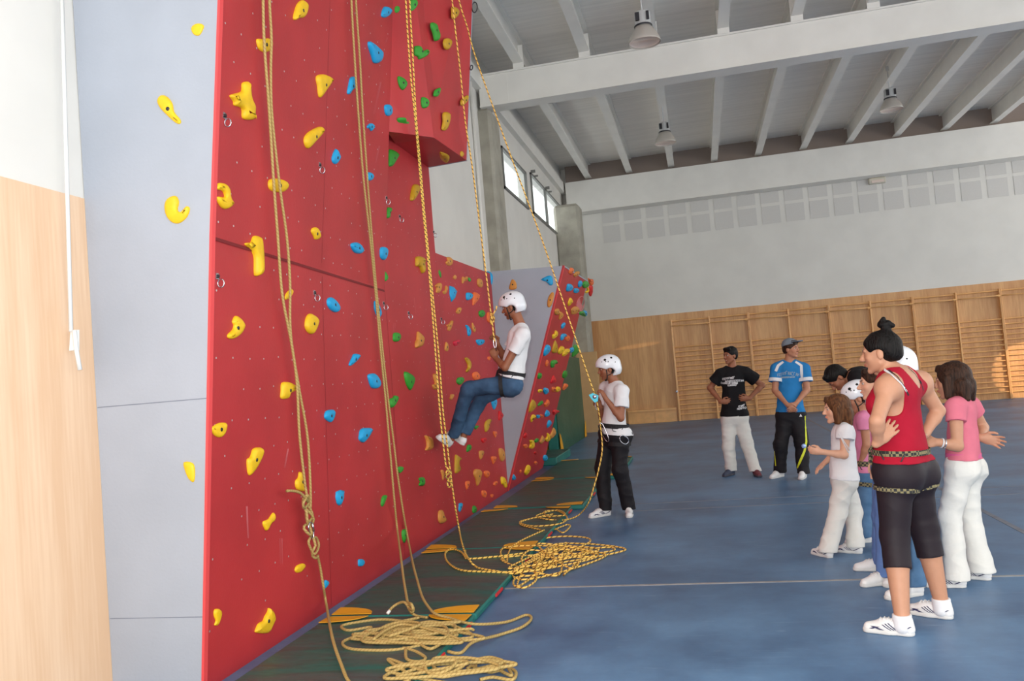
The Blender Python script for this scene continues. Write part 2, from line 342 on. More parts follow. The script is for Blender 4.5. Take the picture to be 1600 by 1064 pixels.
# ------------------------------------------------------------------ climbing wall (one thing, many panels)
CW = thing('climbing_wall', (-2.9, 4.13, 0), 'tall red and grey climbing wall with overhangs, bolted along the window wall', 'climbing wall')
BX = -2.86
def wallX(y, z):   # face of the big near panel
    if z < 2.56: return BX+.24*(z/2.52)*max(0, (7.31-y)/3.18)
    base = BX+.24*max(0, (7.31-y)/3.18)
    return base+.112*(z-2.56)
TOPZ = 6.9
panels = []
def grid_panel(name, y0, y1, z0, z1, ny, nz, m, fn, rev=False):
    V = []; Fc = []
    for j in range(nz+1):
        for i in range(ny+1):
            y = y0+(y1-y0)*i/ny; z = z0+(z1-z0)*j/nz; V.append((fn(y, z), y, z))
    n = len(V); V += [(v[0]-.03, v[1], v[2]) for v in V]; w = ny+1
    for j in range(nz):
        for i in range(ny):
            a = j*w+i; Fc.append((a, a+1, a+w+1, a+w)); Fc.append((n+a, n+a+w, n+a+w+1, n+a+1))
    for i in range(ny): a = i; Fc.append((a, n+a, n+a+1, a+1)); a = nz*w+i; Fc.append((a, a+1, n+a+1, n+a))
    for j in range(nz): a = j*w; Fc.append((a, a+w, n+a+w, n+a)); a = j*w+ny; Fc.append((a, n+a, n+a+w, a+w))
    o = MB().add(V, Fc).obj(name, m, CW); panels.append((V, Fc)); return o
def flat_panel(name, poly, off, m):
    V, Fc = prism(poly, off); o = MB().add(V, Fc).obj(name, m, CW); panels.append((V, Fc)); return o
grid_panel('lower_panel', 4.13, 7.312, .0, 2.56, 14, 10, M_red, wallX)
grid_panel('upper_panel', 4.13, 7.312, 2.56, TOPZ, 6, 2, M_red, wallX)
# vertical panel on the right and the low wall
flat_panel('middle_panel', [(BX, 7.31, 0), (BX, 8.985, 0), (BX, 8.985, TOPZ-.5), (BX, 7.31, TOPZ-.5)], (-.03, 0, 0), M_red)
flat_panel('low_panel', [(BX, 8.985, 0), (BX, 11.55, 0), (BX, 11.55, 3.16), (BX, 8.985, 3.125)], (-.03, 0, 0), M_red)
# overhanging box: face, soffit, wedge, far cheek
SA = np.array([-2.44, 7.92, 4.125]); SB = np.array([-2.39, 8.95, 4.135]); SCn = np.array([BX, 8.97, 4.125]); SD = np.array([BX, 7.93, 4.125])
E0 = np.array([-2.711, 7.31, 4.06]); E1 = np.array([wallX(7.31, 4.33), 7.31, 4.33])
TA = np.array([wallX(7.31, 6.7), 7.31, 6.7]); TB = np.array([-2.08, 8.95, 6.7])
def face_solid(name, pts, off, m=M_red): return flat_panel(name, pts, off, m)
face_solid('soffit_panel', [SA, SB, SCn, SD], (0, 0, .03))
face_solid('wedge_panel', [E1, SA, SD, E0], (-.02, 0, .03))
face_solid('box_face', [E1, SA, TA], (-.02, 0, .02)); face_solid('box_face', [SA, SB, TB, TA], (-.03, 0, .01))
face_solid('box_cheek', [SB, SCn, (BX, 8.97, 6.7), TB], (0, .03, 0), M_grey)
face_solid('back_panel', [(BX-.03, 11.2, 3.16), (BX-.03, 11.21, 3.16), (BX-.6, 11.21, 3.16), (BX-.6, 11.2, 3.16)], (0, 0, .02), M_grey)
# grey side panel facing the camera
def sideX(z): return wallX(4.13, z)
sp = [(NX+.005, 4.125, 0), (sideX(0), 4.125, 0), (sideX(2.56), 4.125, 2.56), (sideX(TOPZ), 4.125, TOPZ), (NX+.005, 4.125, TOPZ)]
flat_panel('side_panel', sp, (0, -.02, 0), M_grey)
for za, zb in ((0, 2.56), (2.56, TOPZ)):
    V, Fc = prism([(sideX(za)-.004, 4.10, za), (sideX(zb)-.004, 4.10, zb), (sideX(zb)+.012, 4.10, zb), (sideX(za)+.012, 4.10, za)], (0, .035, 0)); MB().add(V, Fc).obj('edge_strip', M_rededge, CW)
MB().box((NX+.012, 4.1035, 1.632), (sideX(1.6)-.006, 4.105, 1.637)).box((NX+.012, 4.1035, .42), (sideX(.4)-.006, 4.105, .424)).obj('joint_line', mat('grey_joint', srgb(120, 126, 140), .7), CW)
# prow: grey triangle facing the camera and red leaning panel
PC = np.array([-1.765, 11.55, 3.155]); PAp = np.array([BX, 11.55, 0.]); PB = np.array([-2.87, 14.23, 0.])
PD = hitp((917, 440), (0, 1, 0), (0, 13.9, 0))
PN = nrm(np.cross(PB-PAp, PC-PAp))
PD = hitp((918, 438), PN, PAp)
flat_panel('prow_side', [PAp+(.0, 0, 0), PC, (BX, 11.55, 3.19)], (0, .03, 0), M_grey)
PE = hitp((848, 731), PN, PAp)
flat_panel('prow_face', [PAp, PE, PD, PC], -np.sign(PN[0])*PN*.03, M_red)
MB().tube([PAp, PC], .006, 6).obj('prow_edge', M_rededge, CW)
flat_panel('prow_top', [PC, PD, (BX, PD[1], PD[2]), (BX, 11.56, 3.19)], (0, 0, -.02), M_grey)
# seams
sm = MB()
ztop = lambda y: 2.56
def seam(y0, z0, y1, z1, w=.008, n=12, off=.0012, fn=wallX):
    for k in range(n):
        a, b = k/n, (k+1)/n; ya, za, yb, zb = y0+(y1-y0)*a, z0+(z1-z0)*a, y0+(y1-y0)*b, z0+(z1-z0)*b
        d = nrm((0, yb-ya, zb-za)); px_ = np.array((0, -d[2], d[1]))*w/2
        pts = [np.array((fn(ya, za)+off, ya, za))+px_, np.array((fn(yb, zb)+off, yb, zb))+px_, np.array((fn(yb, zb)+off, yb, zb))-px_, np.array((fn(ya, za)+off, ya, za))-px_]
        sm.add(pts, [(0, 1, 2, 3)])
seam(4.14, 2.535, 7.30, 2.535, .02, fn=lambda y, z: wallX(y, z)+.001)
flatX = lambda y, z: BX
seam(5.74, .02, 5.74, 2.5, .004); seam(7.316, .02, 7.316, 4.0, .006, fn=flatX); seam(5.74, 2.6, 5.74, 6.2, .004)
seam(8.985, .02, 8.985, 3.1, .004, fn=flatX)
sm.obj('seam', M_redd, CW)
nuts = MB()
def nut(p, n, r=.0065):
    n = nrm(n); a = nrm(np.cross(n, (0, 0, 1))); b = np.cross(n, a); p = np.array(p)+n*.0015
    V = [p+(a*math.cos(2*PI*k/8)+b*math.sin(2*PI*k/8))*r for k in range(8)]; nuts.add(V, [tuple(range(8))])
for iy in range(-1, 37):
    for iz in range(1, 34):
        y = 4.3+.2*iy+(.07 if iz % 2 else 0)+random.uniform(-.012, .012); z = .14+.192*iz+random.uniform(-.01, .01)
        if random.random() < .22: continue
        if y < 7.28 and y > 4.16:
            if abs(z-2.55) > .05: nut((wallX(y, z), y, z), (1, 0, -.08))
        elif y < 11.4 and y > 7.34 and (z < 3.05 or (y < 8.9 and z < 4.0)): nut((BX, y, z), (1, 0, 0), .005)
nuts.obj('bolt_holes', M_nut, CW)
# chalk scuffs
M_scuff = mat('rubber_scuff', srgb(206, 110, 114), .8)
sc_ = MB()
for (x0, y0, x1, y1) in ((586, 62, 584, 70), (583, 130, 576, 180), (592, 228, 588, 255), (466, 700, 462, 730), (463, 840, 466, 880), (404, 790, 410, 840), (616, 505, 614, 530), (647, 465, 650, 490), (604, 190, 603, 240), (565, 205, 563, 225)):
    for k in range(3):
        j = random.uniform(-2, 2); a = atX((x0+j, y0), -2.7 if x0 < 600 else BX); b = atX((x1+j, y1), -2.7 if x0 < 600 else BX)
        if x0 < 600: a[0] = wallX(a[1], a[2])+.0015; b[0] = wallX(b[1], b[2])+.0015
        else: a[0] += .0015; b[0] += .0015
        w = np.array((0, .003, 0)); sc_.add([a-w, b-w*.3, b+w*.3, a+w], [(0, 1, 2, 3)])
sc_.obj('scuff_marks', M_scuff, CW)
# round emblem on the prow
em = MB(); ring = []
for k in range(28):
    an = 2*PI*k/28; ring.append(hitp((906+6.0*math.cos(an)-2.4*math.sin(an), 476+13*math.sin(an)), PN, PAp)+PN*np.sign(PN[0])*.004)
em.tube(ring, .007, 5, closed=True)
bl = [hitp(p, PN, PAp)+PN*np.sign(PN[0])*.003 for p in ((902, 469), (906, 466), (907, 473), (910, 478), (907, 488), (903, 484), (901, 478))]
em.add(bl, [tuple(range(7))]); em.obj('emblem', mat('emblem_pink', srgb(214, 120, 122), .6), CW)
allV, allF = [], []
for V, Fc in panels:
    n = len(allV); allV += [Vector(map(float, v)) for v in V]; allF += [tuple(i+n for i in f) for f in Fc]
WALL = BVHTree.FromPolygons(allV, allF)
# ------------------------------------------------------------------ climbing holds
TR = {'A': (320, 0, 3.548), 'B': (320, 280, 3.548), 'C': (320, 560, 3.548), 'D': (300, 780, 3.636), 'E': (640, 380, 10.643), 'F': (640, 470, 10.643), 'G': (590, 560, 10.643), 'H': (660, 640, 10), 'I': (580, 720, 6.65), 'J': (780, 620, 7.093), 'K': (600, 0, 8.1875), 'L': (840, 400, 6.65), 'M': (570, 100, 6.65), 'N': (780, 540, 4.433), 'p': (0, 0, 4), 'q': (0, 250, 2.364), 'x': (0, 0, 1), 's': (620, 380, 4.432)}
HOLDS = '''
side p yellow 1240,148 1275,160 1265,195 1245,222 1215,218 1198,190 1205,165
side p yellow 1015,598 1050,608 1080,650 1090,700 1130,750 1125,775 1095,765 1040,715 1000,670 990,630
side q yellow 650,133 662,155 657,185 672,193 690,172 702,180 692,210 665,233 640,232 618,210 611,175 622,145
side x yellow 288,722 302,724 305,738 303,753 295,748 290,735
L A yellow 540,0 565,20 565,55 545,95 515,100 495,112 488,95 500,45 515,15
L A yellow 286,217 320,218 345,212 365,235 360,275 330,290 305,280 290,255
L A yellow 205,460 240,458 238,530 258,570 265,600 260,640 268,658 235,665 205,652 200,600 160,585 155,562 135,530 165,518 200,505
L A yellow 615,425 650,412 690,430 693,455 665,500 640,540 628,530 622,480
L A yellow 632,702 648,715 645,740 600,790 570,823 552,805 548,765 575,730
L x yellow 420,281 432,279 446,284 447,294 440,300 425,299 419,292
L B yellow 80,20 115,30 132,65 130,100 152,128 135,155 105,165 80,145 62,98 105,100 95,65 62,55 65,30
L B yellow 265,315 300,320 312,350 310,500 295,530 272,530 270,440 255,395 220,362 228,352 250,350
L B yellow 595,270 620,270 637,310 630,330 608,333 600,315 587,290
L B yellow 165,758 190,768 213,800 210,830 185,865 150,885 127,880 125,860 150,835 158,810 150,790
L B yellow 580,745 615,765 622,795 605,840 588,858 565,845 552,810 560,765
L B yellow 445,640 465,615 480,610 485,630 470,655 445,668
L C yellow 425,135 465,133 500,155 495,180 463,195 460,220 420,222 420,180
L C yellow 65,362 95,355 117,362 112,395 98,425 75,438 50,425 35,400 33,385
L C yellow 285,493 312,500 312,535 285,600 252,645 238,640 232,600 232,560 250,545 262,505
L C yellow 520,630 540,640 548,690 555,725 540,737 505,722 500,680 515,660
L C yellow 375,855 387,870 382,900 360,915 340,955 325,935 320,905 350,890
L D yellow 630,365 640,380 620,410 595,418 582,405 590,380 610,368
L D yellow 125,628 145,622 162,635 163,660 155,690 145,715 125,715 132,690 122,660
L D yellow 432,617 455,640 465,680 450,715 430,758 360,758 360,735 375,705 400,690 410,665 425,640
L A blue 990,40 1015,40 1027,55 1025,75 1005,95 985,97 976,82
L A blue 912,230 965,275 973,295 970,340 935,350 920,310 902,250
L A blue 805,430 828,430 832,480 815,495 800,522 787,515 795,470
L A blue 995,585 1020,580 1030,600 1030,635 1010,643 997,625
L A blue 900,695 918,683 935,692 937,708 920,727 910,712 898,710
L A blue 722,825 735,848 745,870 735,900 720,910 705,898 703,870
L A blue 900,955 925,960 933,980 920,1000 900,998 898,975
L B blue 808,358 840,350 865,368 873,395 860,412 830,408 812,385
L B blue 972,380 1000,378 1007,400 1000,440 985,447 970,430
L B blue 680,660 705,657 735,690 740,725 720,738 690,720 675,690
L B blue 938,675 955,690 972,735 970,760 955,765 938,720
L B blue 825,968 853,972 853,990 825,1020 805,1035 797,1025 815,985
L C blue 903,90 940,85 962,120 963,155 945,167 920,160 905,120
L C blue 672,290 710,285 715,310 705,345 690,353 665,335 661,315
L C blue 865,390 917,387 915,415 885,460 870,465 852,450 853,425
L C blue 725,740 772,735 752,810 730,803
L D blue 945,342 970,342 977,362 965,380 945,380 942,362
L D blue 755,458 775,470 770,490 745,515 740,505 748,480
box K green 165,75 195,95 195,140 160,168 135,145 138,95
box K green 330,0 395,-10 425,40 410,90 375,130 340,132
box K green 600,290 640,292 675,325 675,375 700,425 695,500 670,522 640,520 620,430 595,360 590,310
box K green 395,590 450,588 480,620 490,655 545,632 572,660 560,700 500,740 440,760 425,725 385,705 382,610
box K green 180,975 240,995 285,1040 290,1090 255,1140 225,1150 190,1100 170,1020
box K olive 860,95 910,95 945,140 940,200 900,240 865,235 860,160
box K olive 800,487 850,510 858,560 830,620 800,637 770,620 752,560 760,510
box M green 585,350 640,355 665,390 660,430 635,455 590,450
box M green 750,255 782,250 775,300 750,338 712,330 720,280
box M green 345,560 425,560 430,590 460,600 455,630 430,635 395,620 350,630 312,635 310,620
box M olive 995,380 1050,328 1070,335 1065,380 1030,420 1000,432
box M olive 820,500 860,508 872,550 865,630 845,680 820,692 795,675 808,600 805,530
box M olive 778,915 820,920 870,945 880,970 860,998 820,998 785,970
box M olive 1005,905 1025,930 1020,955 1005,965 990,945 990,915
mid M green 245,895 290,900 340,945 310,1010 280,1060 248,1060 245,1000
mid B olive 1155,30 1180,32 1185,60 1165,100 1148,120 1137,112 1143,60
mid B green 1012,157 1033,160 1033,178 1022,190 1022,212 1008,214 1005,185
mid B green 995,508 1015,540 1008,560 993,562
mid E olive 100,230 180,222 235,260 245,320 215,345 235,400 225,480 200,502 175,450 150,390 100,385 92,320
mid B green 1045,853 1078,855 1080,885 1065,900 1043,895
mid F tan 122,510 190,560 222,620 205,720 175,760 100,785 85,740 90,680 110,640
mid G green 440,220 605,320 545,505 515,515 460,400
mid G green 190,680 250,650 265,620 320,625 330,680 280,770 230,820 190,790
mid G tan 920,265 960,255 975,300 990,400 1000,480 940,522 910,480 905,435 945,420 925,330
mid I green 275,65 325,62 328,95 300,125 285,120
mid I green 500,175 540,172 548,205 540,255 495,258 495,235 505,215 492,195
mid I green 125,358 158,362 135,430 115,475 97,455 105,390
mid I green 320,720 355,710 365,760 345,850 325,830 315,770
mid I tan 700,520 735,515 745,570 770,615 745,645 705,645 692,580
mid H tan 30,405 75,420 130,450 150,560 145,610 100,632 40,635 60,560 50,470
mid I tan 720,98 750,105 750,190 740,200 730,150
low H olive 510,705 555,730 595,775 560,810 555,860 590,920 560,975 515,998 500,960 500,800
low H green 705,550 745,550 760,590 740,640 690,660 690,600
low I blue 912,440 945,442 935,500 918,532 905,510 908,465
low I green 1055,468 1085,475 1090,525 1060,545 1048,520
low E tan 615,235 670,235 705,280 700,350 655,375 605,350 600,305 625,290
low E green 490,440 520,500 520,580 480,500
low E tan 750,525 780,570 755,605 725,590 720,565
low E tan 870,565 900,565 905,590 930,558 960,560 955,610 915,635 895,640 885,672 868,660
low E green 985,568 1015,600 1010,638 980,630 970,590
low E tan 1125,595 1180,598 1203,660 1200,730 1155,732 1122,680
prow_side E blue 1240,480 1320,470 1375,520 1385,600 1365,690 1310,727 1250,720 1215,620 1220,530
low E tan 430,690 480,660 520,675 522,760 480,828 435,815 440,740 418,720
low E tan 590,715 610,712 625,760 605,830 575,850 548,825 552,795 580,785
low E blue 660,710 785,800 690,975
low E blue 935,835 985,820 1040,850 1035,905 990,940 942,940
low E orange 1050,828 1110,830 1155,880 1120,960 1060,1030 1042,1010
low F tan 795,120 840,110 852,150 830,210 790,215 765,190 775,160
low F green 1160,165 1215,155 1245,205 1225,260 1185,275 1150,240 1145,190
low F orange 1290,195 1330,190 1345,260 1345,350 1310,360 1285,320 1283,240
low F tan 685,330 712,340 700,410 670,490 645,500 625,480 628,440 610,405 650,380
low F blue 925,405 970,420 1010,500 1005,570 980,588 960,560 950,480
low F tan 1035,362 1060,400 1090,470 1080,520 1060,518 1035,450
low F tan 600,685 630,720 640,820 610,840 582,815 585,740
low F pink 720,690 760,665 820,648 835,680 800,720 765,750 735,740
low F blue 1108,648 1230,648 1225,710 1160,742 1115,710
low F orange 1298,930 1340,930 1340,985 1300,980
low F olive 915,950 960,945 1005,1010 1010,1090 980,1165 945,1190 930,1160 960,1110 955,1050 925,990
low G green 1320,330 1380,310 1425,330 1420,390 1360,440 1310,400
low G tan 1210,600 1265,600 1262,640 1220,693 1190,665 1205,640
low x orange 738,583 745,581 749,588 746,594 739,592
low x orange 748,636 754,632 755,640 751,645
low x blue 768,622 774,623 775,632 772,640 769,636 767,628
low H green 795,255 875,250 865,280 830,312 808,290
low H olive 1000,165 1055,145 1065,180 1035,240 1020,310 985,352 970,320 968,220
low H orange 1100,345 1155,342 1155,390 1138,440 1118,410
low H red 920,455 985,445 1000,475 955,520 925,500
low H red 1195,20 1235,50 1255,95 1230,150 1190,165 1185,80
low H tan 885,645 935,640 952,665 940,720 910,780 890,760 880,690
low H orange 1070,735 1148,738 1140,790 1105,855 1085,810
low H tan 1190,610 1235,610 1265,660 1275,760 1255,805 1220,800 1195,720
low I tan 1070,90 1120,90 1142,130 1130,165 1120,220 1095,262 1080,190 1060,140
low I orange 1170,108 1215,105 1225,140 1205,178 1175,155
low I orange 980,215 1020,213 1010,260 990,300 978,260
low I orange 1275,220 1305,212 1308,235 1285,260 1268,250
low I yellow 1345,168 1380,175 1395,220 1405,270 1385,278 1365,245 1350,240
low I orange 1150,308 1185,312 1195,350 1180,382 1155,370 1145,335
low I orange 1240,350 1265,348 1265,375 1248,382 1240,368
prow_side L blue 40,240 110,205 150,215 160,290 125,305 95,270 50,255
prow_side L tan 150,375 172,400 150,500 120,535 100,510 112,430
prow_side s tan 800,250 825,270 828,315 780,320 785,280
prow L orange 340,120 375,140 345,190 320,175
prow L tan 395,165 430,160 420,195 385,218 370,195
prow L blue 310,290 345,292 360,325 340,360 297,365 300,320
prow L blue 430,258 458,262 450,310 425,325 418,300
prow L blue 385,335 415,335 423,360 405,385 375,380 375,350
prow L green 480,262 515,265 528,295 510,325 475,330 462,300
prow L yellow 505,325 525,330 528,370 500,390 495,370 512,355
prow L yellow 335,432 360,465 340,500 318,520 312,490
prow L tan 350,545 385,522 415,530 425,560 395,600 350,605 343,580
prow L tan 190,548 215,548 223,580 205,610 178,605 176,570
prow L tan 230,575 265,605 240,650 218,660 222,620
prow L blue 262,695 285,695 270,740 245,755 245,720
prow L yellow 180,775 202,785 195,830 170,858 150,855 155,815 172,808
prow L olive 178,875 200,940 195,1000 150,1003 152,960
prow L blue 255,808 290,808 295,830 265,845 255,870 235,873 240,830
prow L orange 300,822 325,830 328,860 310,885 285,870
prow L blue 95,920 125,940 110,1000 75,1035 58,1025 70,960
prow L yellow 240,938 268,945 262,985 230,1018 210,1010 215,975
prow L yellow 290,965 328,965 320,1000 270,1040 252,1035 262,995
prow L blue 340,955 372,950 365,990 340,1005 330,985
prow L green 375,925 420,935 430,990 360,1050 358,1010
prow L red 535,310 570,315 555,415 530,400
prow L orange 520,230 545,240 572,245 565,300 540,300
prow L green 440,575 480,575 495,630 430,605
prow L blue 475,568 510,575 505,620 480,615
prow N orange 325,100 340,110 335,140 318,142
prow N green 360,105 395,100 395,125 370,130 372,150 355,148
prow N green 270,190 293,193 288,225 265,228
prow N green 445,175 468,178 458,222 435,220
prow N red 375,205 392,250 355,262 360,235
prow N yellow 270,305 295,303 295,320 270,325
prow N blue 310,292 335,297 335,325 318,338 305,320
prow N orange 365,288 388,290 388,318 365,318
prow N yellow 400,283 420,290 412,315 392,320 390,300
prow N orange 450,262 472,268 460,295 438,310 440,285
prow J olive 365,28 398,70 390,120 350,165 323,168 335,90
prow J green 470,40 482,65 455,95 425,103 432,75
prow J orange 530,28 550,50 535,105 500,110 498,75 515,60
prow J blue 525,145 552,165 545,205 510,222 502,195 515,160
prow J yellow 370,195 400,205 395,235 370,250 350,282 345,250 355,215
prow J blue 415,200 445,200 448,225 425,240 412,225
prow J orange 450,195 480,200 485,228 455,230
prow J blue 550,255 572,275 560,315 530,345 525,320 535,280
prow J red 600,145 655,150 650,170 605,200 590,180
prow J tan 600,340 622,380 605,430 565,465 560,430 580,380
prow J yellow 530,400 555,420 550,480 520,497 508,470 525,440
prow J tan 475,428 497,465 485,500 455,522 445,500 460,460
prow J green 405,462 432,462 430,490 405,508 388,495
prow J yellow 335,483 380,485 375,560 345,575 328,560 340,520
prow J orange 275,525 305,528 308,560 280,570 265,548
prow J red 285,400 305,410 300,455 265,450
prow J red 400,605 420,625 400,640 383,620
prow J blue 495,645 525,650 527,690 500,710 482,690
prow J orange 398,712 420,725 408,755 385,735
prow J yellow 308,755 338,765 330,810 300,865 278,855 280,820
prow J orange 230,808 245,815 240,845 222,840
prow J blue 158,858 177,885 172,915 145,920 145,885
'''
def smooth_loop(P, k=4):
    n = len(P); out = []
    for i in range(n):
        p0, p1, p2, p3 = P[i-1], P[i], P[(i+1) % n], P[(i+2) % n]
        for j in range(k):
            t = j/k; out.append(.5*((2*p1)+(-p0+p2)*t+(2*p0-5*p1+4*p2-p3)*t*t+(-p0+3*p1-3*p2+p3)*t**3))
    return out
PNs = PN*np.sign(PN[0])
holds = []
for ln in HOLDS.strip().splitlines():
    w = ln.split(); surf, tr, colr = w[:3]; ox, oy, s = TR[tr]
    px = np.array([[float(a) for a in q_.split(',')] for q_ in w[3:]])/s+(ox, oy)
    holds.append([surf, colr, px])
WHERE = {'side': 'grey side panel', 'L': 'tall near red panel', 'box': 'overhanging red box', 'mid': 'red panel right of middle rope', 'low': 'low red panel', 'prow_side': 'grey triangular panel', 'prow': 'leaning red prow panel'}
ORD = ['highest', 'second highest', 'third highest', 'fourth highest', 'fifth highest', 'sixth highest', 'seventh highest', 'eighth highest', 'ninth highest', 'tenth highest', 'eleventh highest', 'twelfth highest', 'thirteenth highest', 'fourteenth highest', 'fifteenth highest', 'sixteenth highest', 'seventeenth highest', 'eighteenth highest', 'nineteenth highest', 'twentieth highest', 'twenty-first highest', 'twenty-second highest', 'twenty-third highest']
CN = {'olive': 'dull yellow'}
cnt = {}
for h in holds: cnt.setdefault((h[0], h[1]), []).append(h)
rank = {}
for k_, L_ in cnt.items():
    L_.sort(key=lambda h: h[2][:, 1].mean())
    for i, h in enumerate(L_): rank[id(h)] = (i, len(L_))
def make_hold(h):
    surf, colr, px = h; c = px.mean(0)
    if surf == 'prow': o, n = PAp, PNs
    elif surf == 'side': o, n = np.array((0, 4.105, 0)), np.array((0, -1., 0))
    elif surf == 'prow_side': o, n = np.array((0, 11.55, 0)), np.array((0, -1., 0))
    else:
        d = Vector(nrm(ray(c))); loc, nn, _, _ = WALL.ray_cast(Vector(C_O), d)
        if loc is None or loc.x > -1.9: o, n = np.array((BX, 9, 0)), np.array((1., 0, 0))
        else:
            o, n = np.array(loc), np.array(nn)
            if n@np.array(d) > 0: n = -n
    P = [hitp(p, n, o) for p in px]
    cen = np.mean(P, axis=0); ux = nrm(np.cross((0, 0, 1), n)) if abs(n[2]) < .9 else np.array((1., 0, 0)); uy = np.cross(n, ux)
    ar = 0; Q = [np.array(((p-cen)@ux, (p-cen)@uy)) for p in P]
    for i in range(len(Q)): ar += Q[i-1][0]*Q[i][1]-Q[i-1][1]*Q[i][0]
    ar = abs(ar)/2
    cov = np.cov(np.array(Q).T); ev = np.sqrt(np.maximum(np.linalg.eigvalsh(cov), 1e-9)); el = ev[1]/ev[0]
    hh = min(.042, max(.012, .2*math.sqrt(ar)))*(.75 if surf in ('prow', 'low') else 1)
    if ar < 0: Q.reverse()
    S = smooth_loop([np.array(q) for q in Q], 3 if len(Q) > 4 else 2); S = [np.array(q) for q in S]; m_ = len(S)
    sgn = 0
    for i in range(m_): sgn += S[i-1][0]*S[i][1]-S[i-1][1]*S[i][0]
    if sgn < 0: S.reverse()
    nor = []
    for i in range(m_):
        t_ = S[(i+1) % m_]-S[i-1]; t_ = t_/max(1e-9, np.linalg.norm(t_)); nor.append(np.array((-t_[1], t_[0])))
    R_ = math.sqrt(ar/PI); V = []; Fc = []
    # inward direction follows the outline, then relaxes: keeps notches and fingers
    prof = [(0, -.0), (0, .3), (.05, .62), (.16, .86), (.34, 1.0)]
    cur = [q.copy() for q in S]; last = 0
    for k, (ins, hz) in enumerate(prof):
        st = (ins-last)*R_; last = ins
        cur = [cur[i]+nor[i]*st for i in range(m_)]
        if st > 0: cur = [.5*cur[i]+.25*(cur[i-1]+cur[(i+1) % m_]) for i in range(m_)]
        tilt = 1+.25*math.sin(c[0]*.7)
        for q in cur: V.append(cen+ux*q[0]+uy*q[1]+n*(hz*hh*(1+.28*(q[1]/max(R_, .01))*math.sin(c[1]))))
    for k in range(len(prof)-1):
        for i in range(m_): Fc.append((k*m_+i, k*m_+(i+1) % m_, (k+1)*m_+(i+1) % m_, (k+1)*m_+i))
    b0 = (len(prof)-1)*m_
    for tri in tessellate_polygon([[Vector((q[0], q[1], 0)) for q in cur]]): Fc.append(tuple(b0+i for i in tri))
    me = fast_mesh('climbing_hold', V, Fc)
    import bmesh
    bm = bmesh.new(); bm.from_mesh(me); bmesh.ops.recalc_face_normals(bm, faces=bm.faces); bm.to_mesh(me); bm.free()
    o_ = link('climbing_hold', me, HM[colr], None, True, origin=tuple(cen))
    i, N = rank[id(h)]
    Hull = el; big = .0
    def solidity():
        pts = sorted(map(tuple, Q))
        def half(pp):
            r = []
            for p in pp:
                while len(r) > 1 and (r[-1][0]-r[-2][0])*(p[1]-r[-2][1])-(r[-1][1]-r[-2][1])*(p[0]-r[-2][0]) <= 0: r.pop()
                r.append(p)
            return r
        H = half(pts)[:-1]+half(pts[::-1])[:-1]; a = 0
        for k in range(len(H)): a += H[k-1][0]*H[k][1]-H[k-1][1]*H[k][0]
        return ar/max(1e-9, abs(a)/2)
    shp = 'notched' if solidity() < .86 else ('elongated' if el > 2 else ('oval' if el > 1.35 else 'rounded'))
    if len(px) <= 4: shp = 'angular'
    cn = CN.get(colr, colr)
    rk = 'only one of its colour' if N == 1 else ((ORD[i] if i < N-1 else 'lowest')+' of its colour')
    tag(o_, '%s %s hold on %s, %s there' % (shp, cn, WHERE[surf], rk), 'climbing hold', 'climbing holds on the '+WHERE[surf])
    if R_ > .05:   # recessed fixing bolt
        bp = cen+n*(hh*(1.02))
        if solidity() >= .86: MB().lathe(bp, [(0, .002), (.011, .002), (.013, -.004)], 10, ax=n).obj('bolt', M_dark, o_, True)
for h in holds: make_hold(h)

# bolt hangers with a ring
HG = [(350, 184), (339, 435), (499, 260), (491, 460), (603, 311), (624, 340), (599, 476), (638, 491), (689, 500), (677, 364)]
HL = ['beside the big ragged yellow hold near the grey corner', 'at the grey corner just below the horizontal seam', 'high on the tall panel left of the blue teardrop hold', 'in the tall panel left of the blue oval hold', 'on the long seam beside the tan ropes, upper one', 'right of the small notched green hold', 'on the long seam beside the tan ropes, lower one', 'beneath the two-lobed dull yellow hold', 'on the low wall right of the striped ropes', 'on the edge of the white wall opening']
def hanger(c, n, lab, first=None):
    t = thing('bolt_hanger', tuple(c), 'steel bolt hanger '+lab, 'bolt hanger', 'steel bolt hangers on the red wall')
    n = nrm(n); ux = nrm(np.cross((0, 0, 1), n)); uz = np.cross(n, ux)
    V, Fc = prism([c+ux*a+uz*b for a, b in ((-.014, .03), (.014, .03), (.016, -.005), (-.016, -.005))], n*.004); MB().add(V, Fc).obj('plate', M_steel, t)
    MB().lathe(c+uz*.012, [(0, .014), (.010, .014), (.011, .004)], 6, ax=n).obj('bolt', M_dark, t)
    MB().tube([c+n*.022+uz*(-.028+.024*math.sin(a))+ux*.004+n*(.02*math.cos(a)) for a in np.linspace(0, 2*PI, 13)[:-1]], .004, 6, closed=True).obj('ring', M_steel, t, True)
for (p, lab) in zip(HG, HL):
    d = Vector(nrm(ray(p))); loc, nn, _, _ = WALL.ray_cast(Vector(C_O), d)
    if loc is None: loc, nn = Vector(atX(p, BX)), Vector((1, 0, 0))
    n = np.array(nn); n = -n if n@np.array(d) > 0 else n
    hanger(np.array(loc), n, lab)
for p, lab, r_ in (((739, 12), 'black steel ring on the top right edge of the overhanging box', .07), ((734, 106), 'small steel ring on the right edge of the overhanging box', .035)):
    c = atY(p, 8.96); o_ = MB().tube([c+np.array((.02+r_*.45*math.cos(a), 0.02*math.sin(a), r_*math.sin(a))) for a in np.linspace(0, 2*PI, 17)[:-1]], .006, 6, closed=True).obj('anchor_ring', M_dark, smooth=True, origin=tuple(c)); tag(o_, lab, 'anchor ring')

